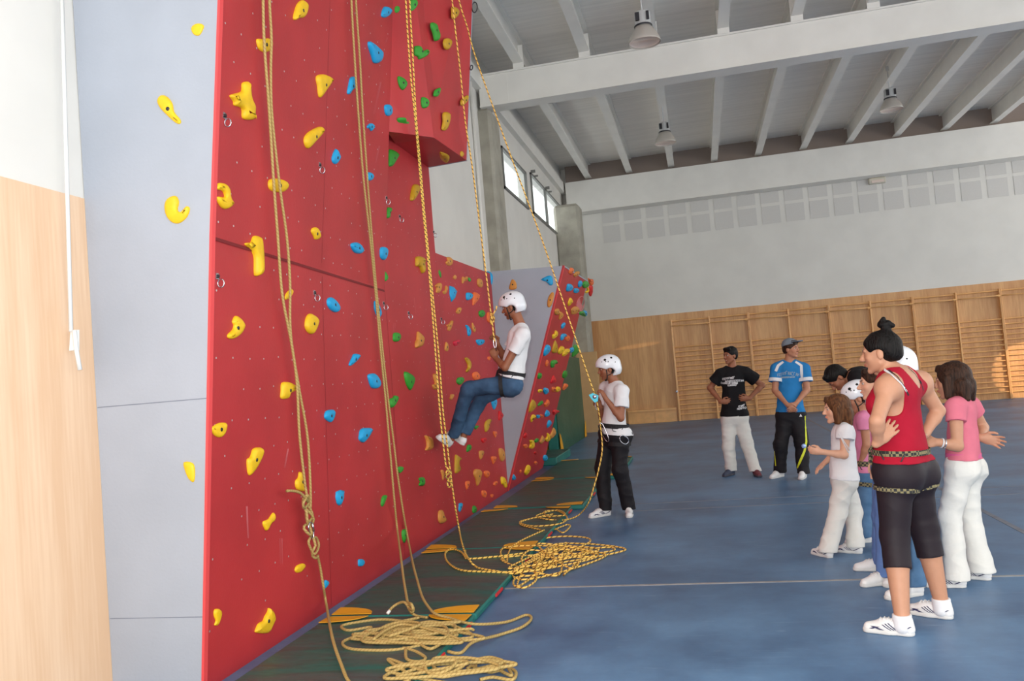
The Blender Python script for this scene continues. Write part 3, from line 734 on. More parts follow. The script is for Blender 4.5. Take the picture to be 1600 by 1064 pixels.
# ------------------------------------------------------------------ crash mats
M_mat = mat('green_vinyl', srgb(20, 92, 84), .42, col2=srgb(62, 80, 78), nscale=1.6, stretch=(.6, 2, 1), bump=.9, bscale=2.2, bstretch=(1.2, 5, 1), spec=.5, nlo=.42, nhi=.58, detail=7)
M_mats = mat('teal_vinyl_side', srgb(26, 112, 104), .45, noise=.1, nscale=5)
M_myel = mat('yellow_vinyl', srgb(222, 160, 34), .5, noise=.06, nscale=9)
M_mred = mat('red_handle', srgb(200, 36, 44), .6)
def floormat(x0, y0, x1, y1, h, label, sides='nsew', handles=(.35, .78), corners=((1, 1), (1, 0), (0, 1), (0, 0)), cw=.30):
    t = thing('crash_mat', ((x0+x1)/2, (y0+y1)/2, 0), label, 'crash mat', 'green crash mats along the foot of the climbing wall')
    MB().box((x0, y0, .0), (x1, y1, h-.001), .012).obj('side_band', M_mats, t)
    n = 26; V = []; Fc = []
    for j in range(n+1):
        for i in range(n+1):
            u, v = i/n, j/n; e = min(u, v, 1-u, 1-v); V.append((x0+.012+(x1-x0-.024)*u, y0+.012+(y1-y0-.024)*v, h+min(1, e*8)*(.004+.004*math.sin(9*u+5*v+x0*7)*math.sin(17*v+3*u+y0))))
    for j in range(n):
        for i in range(n): a = j*(n+1)+i; Fc.append((a, a+1, a+n+2, a+n+1))
    MB().add(V, Fc).obj('cover', M_mat, t, True)
    for cx, cy in corners:
        X0 = x1-.02 if cx else x0+.02; Y0 = y1-.015 if cy else y0+.015; sx = -1 if cx else 1; sy = -1 if cy else 1
        pts = [np.array((X0, Y0, h+.004)), np.array((X0+sx*cw, Y0, h+.006))]+[np.array((X0+sx*cw*math.cos(a)**1.0, Y0+sy*.15*math.sin(a), h+.010)) for a in np.linspace(.25, PI/2, 6)]
        V, Fc = prism(pts, (0, 0, .005)); MB().add(V, Fc).obj('corner_patch', M_myel, t)
    for k in handles:
        y = y0+(y1-y0)*k; MB().box((x1-.004, y-.1, h*.3), (x1+.012, y+.1, h*.75), .004).obj('handle', M_mred, t)
floormat(-2.70, 3.25, -1.62, 5.34, .05, 'worn green crash mat in the foreground, nearest to the camera', handles=(.62, .9))
floormat(-2.70, 5.36, -1.62, 7.44, .05, 'worn green crash mat second from the camera, under the middle tan ropes', handles=(.3, .8), corners=((1, 0), (0, 0), (0, 1), (1, 1)))
floormat(-2.72, 7.46, -1.62, 9.62, .05, 'worn green crash mat third from camera, below the climber and under striped rope', handles=(.3, .9))
floormat(-2.62, 9.66, -1.50, 12.13, .055, 'worn green crash mat just left of the belayer\'s feet', handles=(.4,))
floormat(-2.62, 12.2, -1.32, 14.75, .055, 'worn green crash mat behind the belayer, farthest out along the floor', handles=(.4,))
floormat(-3.3, 14.5, -2.66, 16.1, .14, 'thick green mat lying behind the foot of the prow panel', handles=(), corners=())
M_matv = mat('green_vinyl_upright', srgb(36, 84, 66), .45, col2=srgb(48, 92, 72), nscale=2, bump=.8, bscale=1.6, bstretch=(1, 1, 3), spec=.4)
for x0, x1, y0, y1, lab in ((-3.21, -2.98, 16.7, 20.6, 'tall green gym mat standing upright, outer of the two by far column'), (-3.54, -3.27, 16.7, 20.6, 'tall green gym mat standing upright, inner one against the window wall')):
    t = thing('gym_mat', ((x0+x1)/2, (y0+y1)/2, 0), lab, 'gym mat', 'upright green gym mats')
    n = 24; mb = MB(); mb.box((x0, y0, 0), (x1-.01, y1, 2.0), .02); mb.obj('foam_block', M_mats, t)
    V = []; Fc = []
    for j in range(n+1):
        for i in range(n+1):
            u, v = i/n, j/n; e = min(1, 6*min(u, 1-u, v, 1-v)); V.append((x1+e*(.02+.02*math.sin(7*v+2*math.sin(4*u))*math.sin(PI*u)), y0+(y1-y0)*u, 2.0*v))
    for j in range(n):
        for i in range(n): a = j*(n+1)+i; Fc.append((a, a+1, a+n+2, a+n+1))
    MB().add(V, Fc).obj('cover', M_matv, t, True)
    for yy, s in ((y0, 1), (y1, -1)):
        V, Fc = prism([(x1+.022, yy+s*.02, .02), (x1+.022, yy+s*.32, .02), (x1+.022, yy+s*.24, .2), (x1+.022, yy+s*.1, .36), (x1+.022, yy+s*.02, .4)], (.012, 0, 0)); MB().add(V, Fc).obj('corner_patch', M_myel, t)

# ------------------------------------------------------------------ ropes
def rope_mat(name, base, fleck, amount, twist, scale):
    m = bpy.data.materials.new(name); m.use_nodes = True; t = NT(m); b = t.n['Principled BSDF']; b.inputs['Roughness'].default_value = .7
    uv = t.new('ShaderNodeUVMap'); uv.uv_map = 'UVMap'; sp_ = t.new('ShaderNodeSeparateXYZ'); t.link(uv.outputs[0], sp_.inputs[0])
    mu = t.new('ShaderNodeMath', operation='MULTIPLY'); mu.inputs[1].default_value = scale; t.link(sp_.outputs[0], mu.inputs[0])
    ad = t.new('ShaderNodeMath', operation='MULTIPLY_ADD'); ad.inputs[1].default_value = twist; t.link(sp_.outputs[1], ad.inputs[0]); t.link(mu.outputs[0], ad.inputs[2])
    fr = t.new('ShaderNodeMath', operation='FRACT'); t.link(ad.outputs[0], fr.inputs[0])
    lt = t.new('ShaderNodeMath', operation='LESS_THAN'); lt.inputs[1].default_value = amount; t.link(fr.outputs[0], lt.inputs[0])
    mx = t.new('ShaderNodeMix', data_type='RGBA'); mx.inputs[6].default_value = base; mx.inputs[7].default_value = fleck
    t.link(lt.outputs[0], mx.inputs[0]); t.link(mx.outputs[2], b.inputs['Base Color'])
    wv = t.new('ShaderNodeTexNoise'); wv.inputs['Scale'].default_value = 260; tc = t.new('ShaderNodeTexCoord'); t.link(tc.outputs['Object'], wv.inputs[0])
    bp = t.new('ShaderNodeBump'); bp.inputs['Strength'].default_value = .5; bp.inputs['Distance'].default_value = .004; t.link(wv.outputs['Fac'], bp.inputs['Height']); t.link(bp.outputs[0], b.inputs['Normal'])
    MATS[name] = m; return m
M_tan = rope_mat('tan_rope', srgb(184, 158, 96), srgb(160, 132, 74), .3, 2, 40)
M_yr = rope_mat('yellow_black_rope', srgb(248, 208, 100), srgb(60, 40, 14), .24, 1, 22)
M_yr2 = rope_mat('yellow_striped_rope', srgb(250, 208, 104), srgb(120, 72, 18), .28, 1, 18)
def crom(P, step=.02):
    P = [np.array(p, float) for p in P]; out = [P[0]]
    for i in range(len(P)-1):
        p0 = P[max(0, i-1)]; p1, p2 = P[i], P[i+1]; p3 = P[min(len(P)-1, i+2)]
        n = max(2, int(np.linalg.norm(p2-p1)/step))
        for j in range(1, n+1):
            t = j/n; out.append(.5*((2*p1)+(-p0+p2)*t+(2*p0-5*p1+4*p2-p3)*t*t+(-p0+3*p1-3*p2+p3)*t**3))
    return out
def rope_mesh(paths, r, n=8, step=.02, raw=False):
    V = []; Fc = []; uvs = []
    for P in paths:
        Q = P if raw else crom(P, step); base = len(V); mb = MB().tube(Q, r, n, cap=True)
        V += mb.v; Fc += [tuple(i+base for i in f) for f in mb.f]
        s = [0]
        for i in range(1, len(Q)): s.append(s[-1]+np.linalg.norm(np.array(Q[i])-np.array(Q[i-1])))
        for i in range(len(Q)-1):
            for k in range(n):
                uvs += [(s[i], k/n), (s[i], (k+1)/n), (s[i+1], (k+1)/n), (s[i+1], k/n)]
        uvs += [(0, 0)]*(2*n)
    me = fast_mesh('rope', V, Fc); u = me.uv_layers.new(name='UVMap'); u.data.foreach_set('uv', np.array(uvs, np.float32).ravel()); return me
def onwall(p, off=.05):
    d = Vector(nrm(ray(p))); loc, nn, _, _ = WALL.ray_cast(Vector(C_O), d)
    if loc is None: return atX(p, BX+off)
    n = np.array(nn); n = -n if n@np.array(d) > 0 else n
    q = np.array(loc)+n*.0
    return hitp(p, n, np.array(loc)+n*off)
def floorp(p, z=.06): return atZ(p, z)
def pile(c, rx, ry, n, r, z0, seed, start=None, end=None, loops=1.0, rot=0.0):
    g_ = np.random.default_rng(seed); pts = []; a = 0
    if start is not None: pts.append(np.array(start, float))
    for i in range(n):
        a += g_.uniform(1.6, 2.7)*(1 if (i//7) % 2 == 0 else -1)
        rr = g_.uniform(.2, 1.0)**.7; x = rx*rr*math.cos(a)+g_.normal(0, .24)*rx; y = ry*rr*math.sin(a)+g_.normal(0, .24)*ry
        x, y = x*math.cos(rot)-y*math.sin(rot), x*math.sin(rot)+y*math.cos(rot)
        zz = z0+r*(1+abs(g_.normal(0, 1.3))*math.exp(-(x/rx)**2*1.2-(y/ry)**2)*2.0)
        pts.append(np.array((c[0]+x, c[1]+y, zz)))
    if end is not None: pts.append(np.array(end, float))
    return pts
# tan rope on the left: two strands, chain of loops, tail, and its coils at the bottom of the picture
R = .0095
def lead(A, pxs, B, zb):
    A = np.array(A); Bp = atZ(B, zb); n = len(pxs); out = []
    for i, p in enumerate(pxs):
        u_ = ((i+1)/(n+1))**.6; q = atX(p, A[0]+(Bp[0]-A[0])*u_); out.append(q if q[2] > zb else atZ(p, zb+.01*(n-i)))
    return out+[Bp]
s1 = [onwall(p) for p in ((411, -90), (411, 0), (413, 70), (419, 150), (423, 210), (428, 290), (434, 370), (441, 460), (456, 540), (464, 600), (468, 680), (477, 760))]
s2 = [onwall(p) for p in ((420, -90), (421, 0), (424, 60), (423, 110), (425, 180), (437, 290), (448, 370), (453, 440), (454, 520), (466, 600), (480, 680), (485, 760), (485, 800))]
knot = [onwall(p, o) for p, o in (((477, 760), .05), ((479, 776), .08), ((474, 786), .09), ((475, 794), .07), ((482, 786), .06), ((481, 774), .085), ((474, 779), .06), ((474, 790), .05), ((479, 800), .07), ((481, 815), .08), ((488, 808), .07), ((487, 800), .06), ((481, 790), .05))]
ch = [onwall(p, o) for p, o in (((477, 795), .06), ((486, 803), .08), ((490, 812), .08), ((486, 820), .06), ((477, 820), .05), ((475, 826), .06), ((482, 834), .08), ((487, 836), .08), ((485, 826), .07), ((480, 815), .06), ((478, 800), .05))]
ch2 = [onwall(p, o) for p, o in (((487, 837), .06), ((482, 846), .06), ((486, 858), .06), ((491, 866), .08), ((496, 860), .08), ((498, 850), .06), ((494, 840), .06), ((490, 842), .08), ((493, 852), .09), ((489, 860), .08), ((488, 868), .06), ((493, 872), .07), ((497, 868), .06))]
tail = [onwall(p, o) for p, o in (((448, 767), .06), ((458, 767), .07), ((469, 770), .08), ((477, 778), .08), ((481, 784), .06))]
down = [onwall(p, o) for p, o in (((496, 868), .07), ((500, 885), .05), ((505, 915), .05), ((510, 945), .06))]
down += lead(down[-1], ((519, 995), (532, 1035)), (548, 1068), .07)
down += [floorp((580, 1082)), floorp((610, 1075)), floorp((640, 1062))]
pl1 = pile(atZ((690, 1046), .06), .36, .17, 20, R, .055, 21, start=floorp((650, 1060)), end=floorp((745, 1075), .02))
lp1 = [floorp(p, .03) for p in ((676, 1030), (682, 1012), (697, 1003), (706, 985), (700, 970), (692, 960), (706, 940), (730, 930), (745, 925), (755, 920), (748, 905))]
lp2 = [atZ(p, .018) for p in ((640, 1045), (660, 1042), (700, 1046), (740, 1034), (745, 1045), (770, 1040), (782, 1048), (800, 1056), (795, 1044), (806, 1050), (800, 1062), (770, 1058), (750, 1062))]
lp3 = [atZ(p, .02) for p in ((730, 1045), (745, 1035), (765, 1031), (790, 1040), (768, 1050), (740, 1042), (742, 1032), (765, 1027), (785, 1032))]
me = rope_mesh([s1, s2, knot, ch, ch2, tail, down, pl1, lp2, lp3], R)
t = link('climbing_rope', me, M_tan, None, True, origin=(-2.7, 5.1, .05)); tag(t, 'left tan climbing rope with linked loops, hanging doubled on the tall red wall', 'rope')
cb = [onwall(p, .075) for p in ((484, 816), (488, 818), (490, 830), (489, 842), (485, 836), (482, 824))]
o_ = MB().tube(crom(cb+[cb[0]], .008), .005, 8).obj('carabiner', M_steel, smooth=True, origin=tuple(cb[0])); tag(o_, 'shiny steel carabiner clipped between the loops of the left tan rope', 'carabiner')
MB().tube([cb[1], cb[2]], .008, 8).obj('gate', M_steel, o_, True)
# middle tan rope
a1 = [onwall(p) for p in ((547, -90), (549, 0), (554, 90), (560, 180), (568, 280), (578, 370), (586, 450), (594, 540), (602, 620), (609, 700), (616, 780), (621, 830))]
a1 += lead(a1[-1], ((626, 868), (630, 900), (634, 925)), (637, 942), .16)+[atZ((638, 948), .13), floorp((641, 955), .09), floorp((650, 962)), floorp((668, 965))]
a2 = [onwall(p) for p in ((554, -90), (556, 0), (562, 90), (567, 180), (574, 280), (581, 370), (588, 450), (597, 540), (606, 620), (615, 690), (621, 740), (630, 800), (638, 845))]
a2 += lead(a2[-1], ((645, 880), (653, 910), (661, 935)), (675, 955), .09)+[floorp((685, 961), .08), floorp((700, 965), .07), floorp((740, 975), .06), atZ((790, 972), .015), atZ((822, 961), .015), atZ((830, 967), .015), atZ((815, 980), .015), atZ((780, 992), .015), floorp((740, 1003)), floorp((720, 1020)), floorp((700, 1018))]
kn2 = [floorp(p, z) for p, z in (((637, 942), .16), ((643, 944), .19), ((645, 952), .16), ((638, 950), .14), ((640, 944), .17), ((646, 950), .15), ((644, 957), .12), ((638, 948), .15), ((632, 941), .17), ((622, 943), .15), ((613, 949), .13), ((606, 957), .11))]
pl2 = pile(atZ((655, 992), .06), .42, .24, 30, R, .055, 7, start=floorp((655, 965)), end=floorp((740, 985)))
l1 = [floorp(p) for p in ((640, 972), (600, 968), (560, 972), (534, 978), (545, 985), (580, 980), (560, 992), (536, 1003), (545, 1013), (580, 1016), (620, 1015), (660, 1008))]
l2 = [floorp(p) for p in ((630, 1012), (650, 1018), (665, 1028), (655, 1034), (636, 1030), (634, 1014))]
l3 = [atZ(p, .02) for p in ((676, 1005), (690, 1020), (700, 1030), (706, 1045))]
me = rope_mesh([a1, a2, kn2, pl2, l1, l2, l3], R)
t = link('climbing_rope', me, M_tan, None, True, origin=(-2.7, 6.4, .05)); tag(t, 'middle tan climbing rope hanging straight down to a tangle on the mats', 'rope')
MB().tube([floorp((609, 954), .12), floorp((605, 959), .105)], .011, 8).obj('taped_end', mat('white_tape', srgb(232, 232, 228), .5), t, True)
# yellow and black top rope with the figure-eight
b1 = [onwall(p, o) for p, o in (((631, -90), .12), ((634, 0), .12), ((641, 110), .12), ((648, 180), .1), ((655, 260), .3), ((661, 330), .3), ((668, 400), .3), ((674, 470), .3), ((681, 560), .3), ((687, 640), .3), ((692, 690), .3), ((697, 730), .3))]
b2_ = [onwall(p, o) for p, o in (((637, -90), .12), ((640, 0), .12), ((645, 90), .12), ((650, 180), .1), ((657, 260), .3), ((663, 330), .3), ((670, 400), .3), ((677, 470), .3), ((686, 560), .3), ((692, 640), .3), ((698, 690), .3), ((704, 740), .3), ((711, 790), .3), ((718, 830), .3))]
b2_ += lead(b2_[-1], ((721, 845), (727, 864)), (735, 877), .09)+[floorp((742, 884)), floorp((750, 888)), floorp((780, 893)), floorp((805, 896), .05), atZ((830, 890), .03)]
k3 = [onwall(p, o) for p, o in (((697, 728), .3), ((702, 738), .33), ((696, 744), .34), ((701, 748), .3), ((705, 738), .29), ((698, 736), .33), ((697, 746), .3), ((703, 752), .31), ((705, 758), .31), ((701, 761), .31), ((699, 755), .31), ((701, 748), .31))]
lpA = [floorp(p) for p in ((728, 872), (720, 862), (705, 858), (696, 864), (697, 874), (706, 884), (722, 891), (750, 893), (790, 894), (820, 890))]
lpB = [floorp(p) for p in ((727, 860), (727, 870), (732, 873), (760, 871), (790, 868), (820, 864))]
RR = .0085
me = rope_mesh([b1, b2_, k3, lpA, lpB], RR)
t = link('climbing_rope', me, M_yr, None, True, origin=(-2.55, 8.3, .05)); tag(t, 'yellow and black rope hanging doubled in front of the climber\'s shoes, knotted', 'rope')
# climber's live rope: anchor -> climber, anchor -> belayer -> coils
top1, top2 = onwall((705, -12), .06), onwall((714, -12), .06); HAR = atY((768, 500), 8.25)
r1 = [top1, onwall((713, 60), .07), onwall((720, 120), .08), onwall((727, 190), .1), atY((738, 262), 8.5), atY((752, 370), 8.4), atY((764, 465), 8.28), HAR]
BD = atY((931, 621), 8.95)
r2 = [top2, onwall((722, 18), .08), onwall((730, 42), .09), atY((745, 95), 8.8), atY((795, 235), 8.94), atY((848, 378), 8.94), atY((893, 510), 8.95), atY((920, 590), 8.95), BD, atY((935, 640), 8.97), atY((938, 658), 9.0)]
r3 = [atY((937, 655), 9.0), atY((941, 700), 8.95), atY((935, 735), 8.9), atY((928, 760), 8.88), atY((920, 785), 8.9), atZ((905, 804), .03), atZ((885, 812), .015), floorp((860, 812)), floorp((838, 806)), floorp((870, 797)), floorp((882, 805)), floorp((840, 808)), floorp((812, 818)), floorp((845, 828))]
k4 = [atY(p, y) for p, y in (((767, 488), 8.27), ((770, 493), 8.22), ((766, 500), 8.23), ((771, 503), 8.27), ((772, 495), 8.3), ((767, 497), 8.2), ((767, 507), 8.25), ((771, 490), 8.22), ((775, 484), 8.22), ((776, 478), 8.22))]
k5 = [atY(p, 8.25) for p in ((768, 500), (770, 512), (771, 522), (773, 534))]
pl3 = pile(atZ((862, 868), .05), .44, .66, 44, RR, .052, 15, start=floorp((850, 828)), end=atZ((880, 895), .03))
for q_ in pl3:
    if q_[0] > -1.58: q_[2] = max(.012, q_[2]-.045)
lo1 = [atZ(p, .012) for p in ((880, 862), (920, 858), (950, 855), (961, 858), (950, 862), (915, 866), (890, 870))]
lo2 = [atZ(p, .03) for p in ((800, 884), (830, 890), (838, 905), (820, 918), (803, 914), (808, 902), (840, 898), (850, 890))]
lo3 = [atZ(p, .03) for p in ((836, 848), (845, 842), (880, 838), (915, 840), (922, 846), (905, 855))]
lo4 = [floorp(p) for p in ((860, 810), (850, 800), (870, 798), (886, 808), (875, 818), (835, 822), (812, 816), (830, 810), (865, 803))]
lo5 = [atZ(p, .02) for p in ((865, 828), (885, 820), (891, 822), (880, 832), (868, 826))]
me = rope_mesh([r1, r2, r3, k4, k5, pl3, lo1, lo2, lo3, lo4, lo5], .0078)
t = link('climbing_rope', me, M_yr2, None, True, origin=tuple(HAR)); tag(t, 'yellow striped rope running from the climber up over the wall to the belayer and coils', 'rope')
# ------------------------------------------------------------------ people: signed-distance bodies turned into one smooth mesh each
def ridged(P, f, seed=0): return 1-2.2*np.abs(vnoise(P, f, seed))**.8
def vnoise(P, f, seed=0):
    a = P*f+seed*1.7
    return (np.sin(a[..., 0]+1.3*np.sin(a[..., 2]*.8+seed))+np.sin(a[..., 1]*1.1+1.7*np.sin(a[..., 0]*.7+2))+np.sin(a[..., 2]*1.3+1.1*np.sin(a[..., 1]*.9)))/3
class SDF:
    def __init__(s): s.p = []; s.sub = []; s.cut = []; s.k = .02; s.noise = None
    def rc(s, a, b, ra, rb=None, ax=None, q=1.0, clip=None, k=None):
        s.p.append(('c', np.array(a, float), np.array(b, float), ra, ra if rb is None else rb, None if ax is None else nrm(ax), q, clip, k)); return s
    def ell(s, c, axes, rad, clip=None, k=None):
        s.p.append(('e', np.array(c, float), np.array([nrm(a) for a in axes]), np.array(rad, float), None, None, None, clip, k)); return s
    def subell(s, c, axes, rad, k=.01): s.sub.append(('e', np.array(c, float), np.array([nrm(a) for a in axes]), np.array(rad, float), None, None, None, None, k)); return s
    def subrc(s, a, b, ra, rb=None, k=.008): s.sub.append(('c', np.array(a, float), np.array(b, float), ra, ra if rb is None else rb, None, 1, None, k)); return s
    @staticmethod
    def dist(pr, P):
        if pr[0] == 'e':
            q = (P-pr[1])@pr[2].T; k0 = np.linalg.norm(q/pr[3], axis=-1); k1 = np.linalg.norm(q/(pr[3]**2), axis=-1)
            d = k0*(k0-1)/np.maximum(k1, 1e-9)
        else:
            _, a, b, ra, rb, ax, qq, _, _ = pr; fac = 1
            if ax is not None and qq != 1:
                P = P+((P-a)@ax)[..., None]*ax*(1/qq-1); b = b+((b-a)@ax)*ax*(1/qq-1); fac = (1+qq)/2
            ba = b-a; pa = P-a; h = np.clip((pa@ba)/max(ba@ba, 1e-12), 0, 1)
            d = (np.linalg.norm(pa-h[..., None]*ba, axis=-1)-(ra+(rb-ra)*h))*fac
        for (o, n) in (pr[7] or []): d = np.maximum(d, (P-o)@n)
        return d
    def bounds(s):
        lo = np.full(3, 1e9); hi = -lo
        for pr in s.p:
            if pr[0] == 'e': r = pr[3].max(); A = [pr[1]]
            else: r = max(pr[3], pr[4]); A = [pr[1], pr[2]]
            for a in A: lo = np.minimum(lo, a-r); hi = np.maximum(hi, a+r)
        return lo-.02, hi+.02
    def mesh(s, h):
        lo, hi = s.bounds(); n = np.ceil((hi-lo)/h).astype(int)+1
        ax = [lo[i]+h*np.arange(n[i]) for i in range(3)]; D = np.full(tuple(n), .12, np.float32)
        def region(pr, pad):
            if pr[0] == 'e': r = pr[3].max(); A = np.array([pr[1]])
            else: r = max(pr[3], pr[4]); A = np.array([pr[1], pr[2]])
            l = np.maximum(np.floor((A.min(0)-r-pad-lo)/h).astype(int), 0); u = np.minimum(np.ceil((A.max(0)+r+pad-lo)/h).astype(int)+1, n)
            sl = tuple(slice(l[i], u[i]) for i in range(3)); G = np.stack(np.meshgrid(*[ax[i][sl[i]] for i in range(3)], indexing='ij'), -1); return sl, G
        for pr in s.p:
            k = pr[8] or s.k; sl, G = region(pr, k+.02)
            if G.size == 0: continue
            d = s.dist(pr, G).astype(np.float32); o = D[sl]; hh = np.clip(k-np.abs(d-o), 0, None)/k; D[sl] = np.minimum(d, o)-hh*hh*k*.25
        if s.noise:
            G = np.stack(np.meshgrid(*ax, indexing='ij'), -1)
            for amp, f, sd in s.noise: D -= (amp*(ridged if sd >= 100 else vnoise)(G*np.array(f), 1, sd)).astype(np.float32)
        for pr in s.sub:
            k = pr[8]; sl, G = region(pr, k+.02)
            if G.size == 0: continue
            d = -s.dist(pr, G).astype(np.float32); o = D[sl]; hh = np.clip(k-np.abs(d-o), 0, None)/k; D[sl] = np.maximum(d, o)+hh*hh*k*.25
        if s.cut:
            G = np.stack(np.meshgrid(*ax, indexing='ij'), -1)
            for (o_, n_) in s.cut: D = np.maximum(D, ((G-o_)@np.array(n_)).astype(np.float32))
        D[0] = D[-1] = .05; D[:, 0] = D[:, -1] = .05; D[:, :, 0] = D[:, :, -1] = .05
        ins = D < 0
        c = np.zeros(tuple(n-1), np.int8)
        for i in (0, 1):
            for j in (0, 1):
                for k in (0, 1): c += ins[i:n[0]-1+i, j:n[1]-1+j, k:n[2]-1+k]
        act = (c > 0) & (c < 8); idx = np.argwhere(act); ids = np.full(act.shape, -1, np.int32); ids[act] = np.arange(len(idx))
        pos = np.zeros((len(idx), 3)); cn = np.zeros(len(idx))
        off = [(i, j, k) for i in (0, 1) for j in (0, 1) for k in (0, 1)]
        vals = {o_: D[idx[:, 0]+o_[0], idx[:, 1]+o_[1], idx[:, 2]+o_[2]] for o_ in off}
        for a in off:
            for d_ in range(3):
                if a[d_]: continue
                b = tuple(a[i]+(1 if i == d_ else 0) for i in range(3)); va, vb = vals[a], vals[b]; m = (va < 0) != (vb < 0)
                t = va/(va-vb+1e-12); p = np.tile(np.array(a, float), (len(idx), 1)); p[:, d_] += t
                pos[m] += p[m]; cn[m] += 1
        V = lo+(idx+pos/np.maximum(cn, 1)[:, None])*h
        F = []
        for d_ in range(3):
            e1, e2 = [(1, 2), (2, 0), (0, 1)][d_]
            A = [slice(1, n[i]-1) for i in range(3)]; A[d_] = slice(0, n[d_]-1); B = list(A); B[d_] = slice(1, n[d_])
            ia, ib = ins[tuple(A)], ins[tuple(B)]; w = np.argwhere(ia != ib); 
            if len(w) == 0: continue
            sgn = ia[tuple(w.T)]; st = np.array([A[i].start for i in range(3)]); w = w+st
            def cell(d1, d2): q = w.copy(); q[:, e1] -= d1; q[:, e2] -= d2; return ids[q[:, 0], q[:, 1], q[:, 2]]
            f = np.stack([cell(1, 1), cell(0, 1), cell(0, 0), cell(1, 0)], 1); f[~sgn] = f[~sgn][:, ::-1]; F.append(f)
        return V, np.concatenate(F)
def sdf_obj(s, h, name, m, parent=None, origin=None, colfn=None):
    V, Fc = s.mesh(h); me = fast_mesh(name, V, Fc)
    if colfn is not None:
        c = np.ones((len(V), 4), np.float32); c[:, :3] = colfn(V); at = me.color_attributes.new('Col', 'FLOAT_COLOR', 'POINT'); at.data.foreach_set('color', c.ravel())
    o = link(name, me, m, parent, True, origin); o['_dummy'] = 0; del o['_dummy']
    return o, V, Fc
def bvh(V, Fc): return BVHTree.FromPolygons([Vector(v) for v in V], [tuple(f) for f in Fc.tolist()])
def band(tree, c, n, w, rad=.5, off=.006, th=.004, N=40, ang=None, ref=None):
    """strap running round a body: rays from outside towards the axis c, plane normal n"""
    n = nrm(n); a = nrm(np.cross(n, ref if ref is not None else ((0, 1, 0) if abs(n[1]) < .8 else (1, 0, 0)))); b = np.cross(n, a)
    A = np.linspace(0, 2*PI, N+1)[:-1] if ang is None else np.linspace(ang[0], ang[1], N)
    rows = []
    for an in A:
        d = a*math.cos(an)+b*math.sin(an); rr = []
        for k in (-.5, 0, .5):
            o = np.array(c)+n*w*k; l, nn, _, _ = tree.ray_cast(Vector(o+d*rad), Vector(-d), rad); rr.append(np.linalg.norm(np.array(l)-o) if l is not None else None)
        g = [x for x in rr if x is not None]; m_ = sum(g)/len(g) if g else (rows[-1][2] if rows else .1); rows.append([an, d, m_])
    R_ = [r_[2] for r_ in rows]; L_ = len(R_)
    if ang is None: R_ = [max(R_[i], .5*(R_[i-1]+R_[(i+1) % L_])) for i in range(L_)]
    V = []; Fc = []
    for (an, d, _), rr in zip(rows, R_):
        for k, o_ in ((-.5, off), (.5, off), (.5, off+th), (-.5, off+th)): V.append(np.array(c)+n*w*k+d*(rr+o_))
    M_ = L_ if ang is None else L_-1
    for i in range(M_):
        j = (i+1) % L_
        for k in range(4): Fc.append((i*4+k, i*4+(k+1) % 4, j*4+(k+1) % 4, j*4+k))
    return V, Fc
def castpx(tree, p, off=.004):
    d = Vector(nrm(ray(p))); l, nn, _, _ = tree.ray_cast(Vector(C_O), d)
    return None if l is None else (np.array(l)-np.array(d)*off, np.array(nn))
def strip_px(tree, pts, w, off=.004, step=2.0):
    """a narrow stripe sewn on a surface, following picture points"""
    P = []; 
    for i in range(len(pts)-1):
        a, b = np.array(pts[i], float), np.array(pts[i+1], float); n = max(1, int(np.linalg.norm(b-a)/step))
        for j in range(n): P.append(a+(b-a)*j/n)
    P.append(np.array(pts[-1], float)); Q = [castpx(tree, p, off) for p in P]; Q = [q for q in Q if q is not None]
    if len(Q) < 2: return None
    V = []; Fc = []
    for i, (q, n) in enumerate(Q):
        t = nrm(Q[min(i+1, len(Q)-1)][0]-Q[max(i-1, 0)][0]); s_ = nrm(np.cross(t, n)); V += [q-s_*w/2, q+s_*w/2]
    for i in range(len(Q)-1): Fc.append((2*i, 2*i+1, 2*i+3, 2*i+2))
    return V, Fc
SKINM = mat('skin', (1, 1, 1, 1), .5, vcol=True, noise=.05, nscale=30, sss=.06, spec=.35)
def hair_mat(name, c, c2, rough=.5):
    return mat(name, c, rough, col2=c2, nscale=18, stretch=(5, 5, .7), bump=.5, bscale=26, bstretch=(5, 5, .5), spec=.16)
H_BLACK = hair_mat('hair_black', srgb(7, 6, 6), srgb(20, 16, 15)); H_DARK = hair_mat('hair_dark_brown', srgb(30, 18, 12), srgb(66, 42, 30)); H_BROWN = hair_mat('hair_light_brown', srgb(66, 40, 24), srgb(112, 74, 46)); 
def plaid():
    m = bpy.data.materials.new('plaid_webbing'); m.use_nodes = True; t = NT(m); b_ = t.n['Principled BSDF']; b_.inputs['Roughness'].default_value = .8
    tc = t.new('ShaderNodeTexCoord'); ck = t.new('ShaderNodeTexChecker'); ck.inputs['Scale'].default_value = 62; t.link(tc.outputs['Object'], ck.inputs[0])
    ck.inputs[1].default_value = srgb(34, 36, 36); ck.inputs[2].default_value = srgb(128, 118, 84); t.link(ck.outputs[0], b_.inputs['Base Color']); return m
def cloth(name, c, rough=.85, bump=.25, noise=.06, col2=None, nscale=6): return mat(name, c, rough, noise=noise, nscale=nscale, bump=bump, bscale=14, spec=.25, col2=col2)
C_TEE = cloth('white_cotton', srgb(224, 225, 228), noise=.02); C_WPANT = cloth('white_trouser_cotton', srgb(216, 215, 210), noise=.03); C_BLK = cloth('black_cotton', srgb(20, 19, 22)); C_BLKP = cloth('black_track_fabric', srgb(27, 25, 29), .7)
C_BLUE = cloth('blue_jersey', srgb(38, 118, 178)); C_JEAN = cloth('dark_denim', srgb(40, 62, 88), col2=srgb(66, 96, 128), nscale=5); C_JEAN2 = cloth('light_denim', srgb(70, 104, 140), col2=srgb(96, 132, 168), nscale=5)
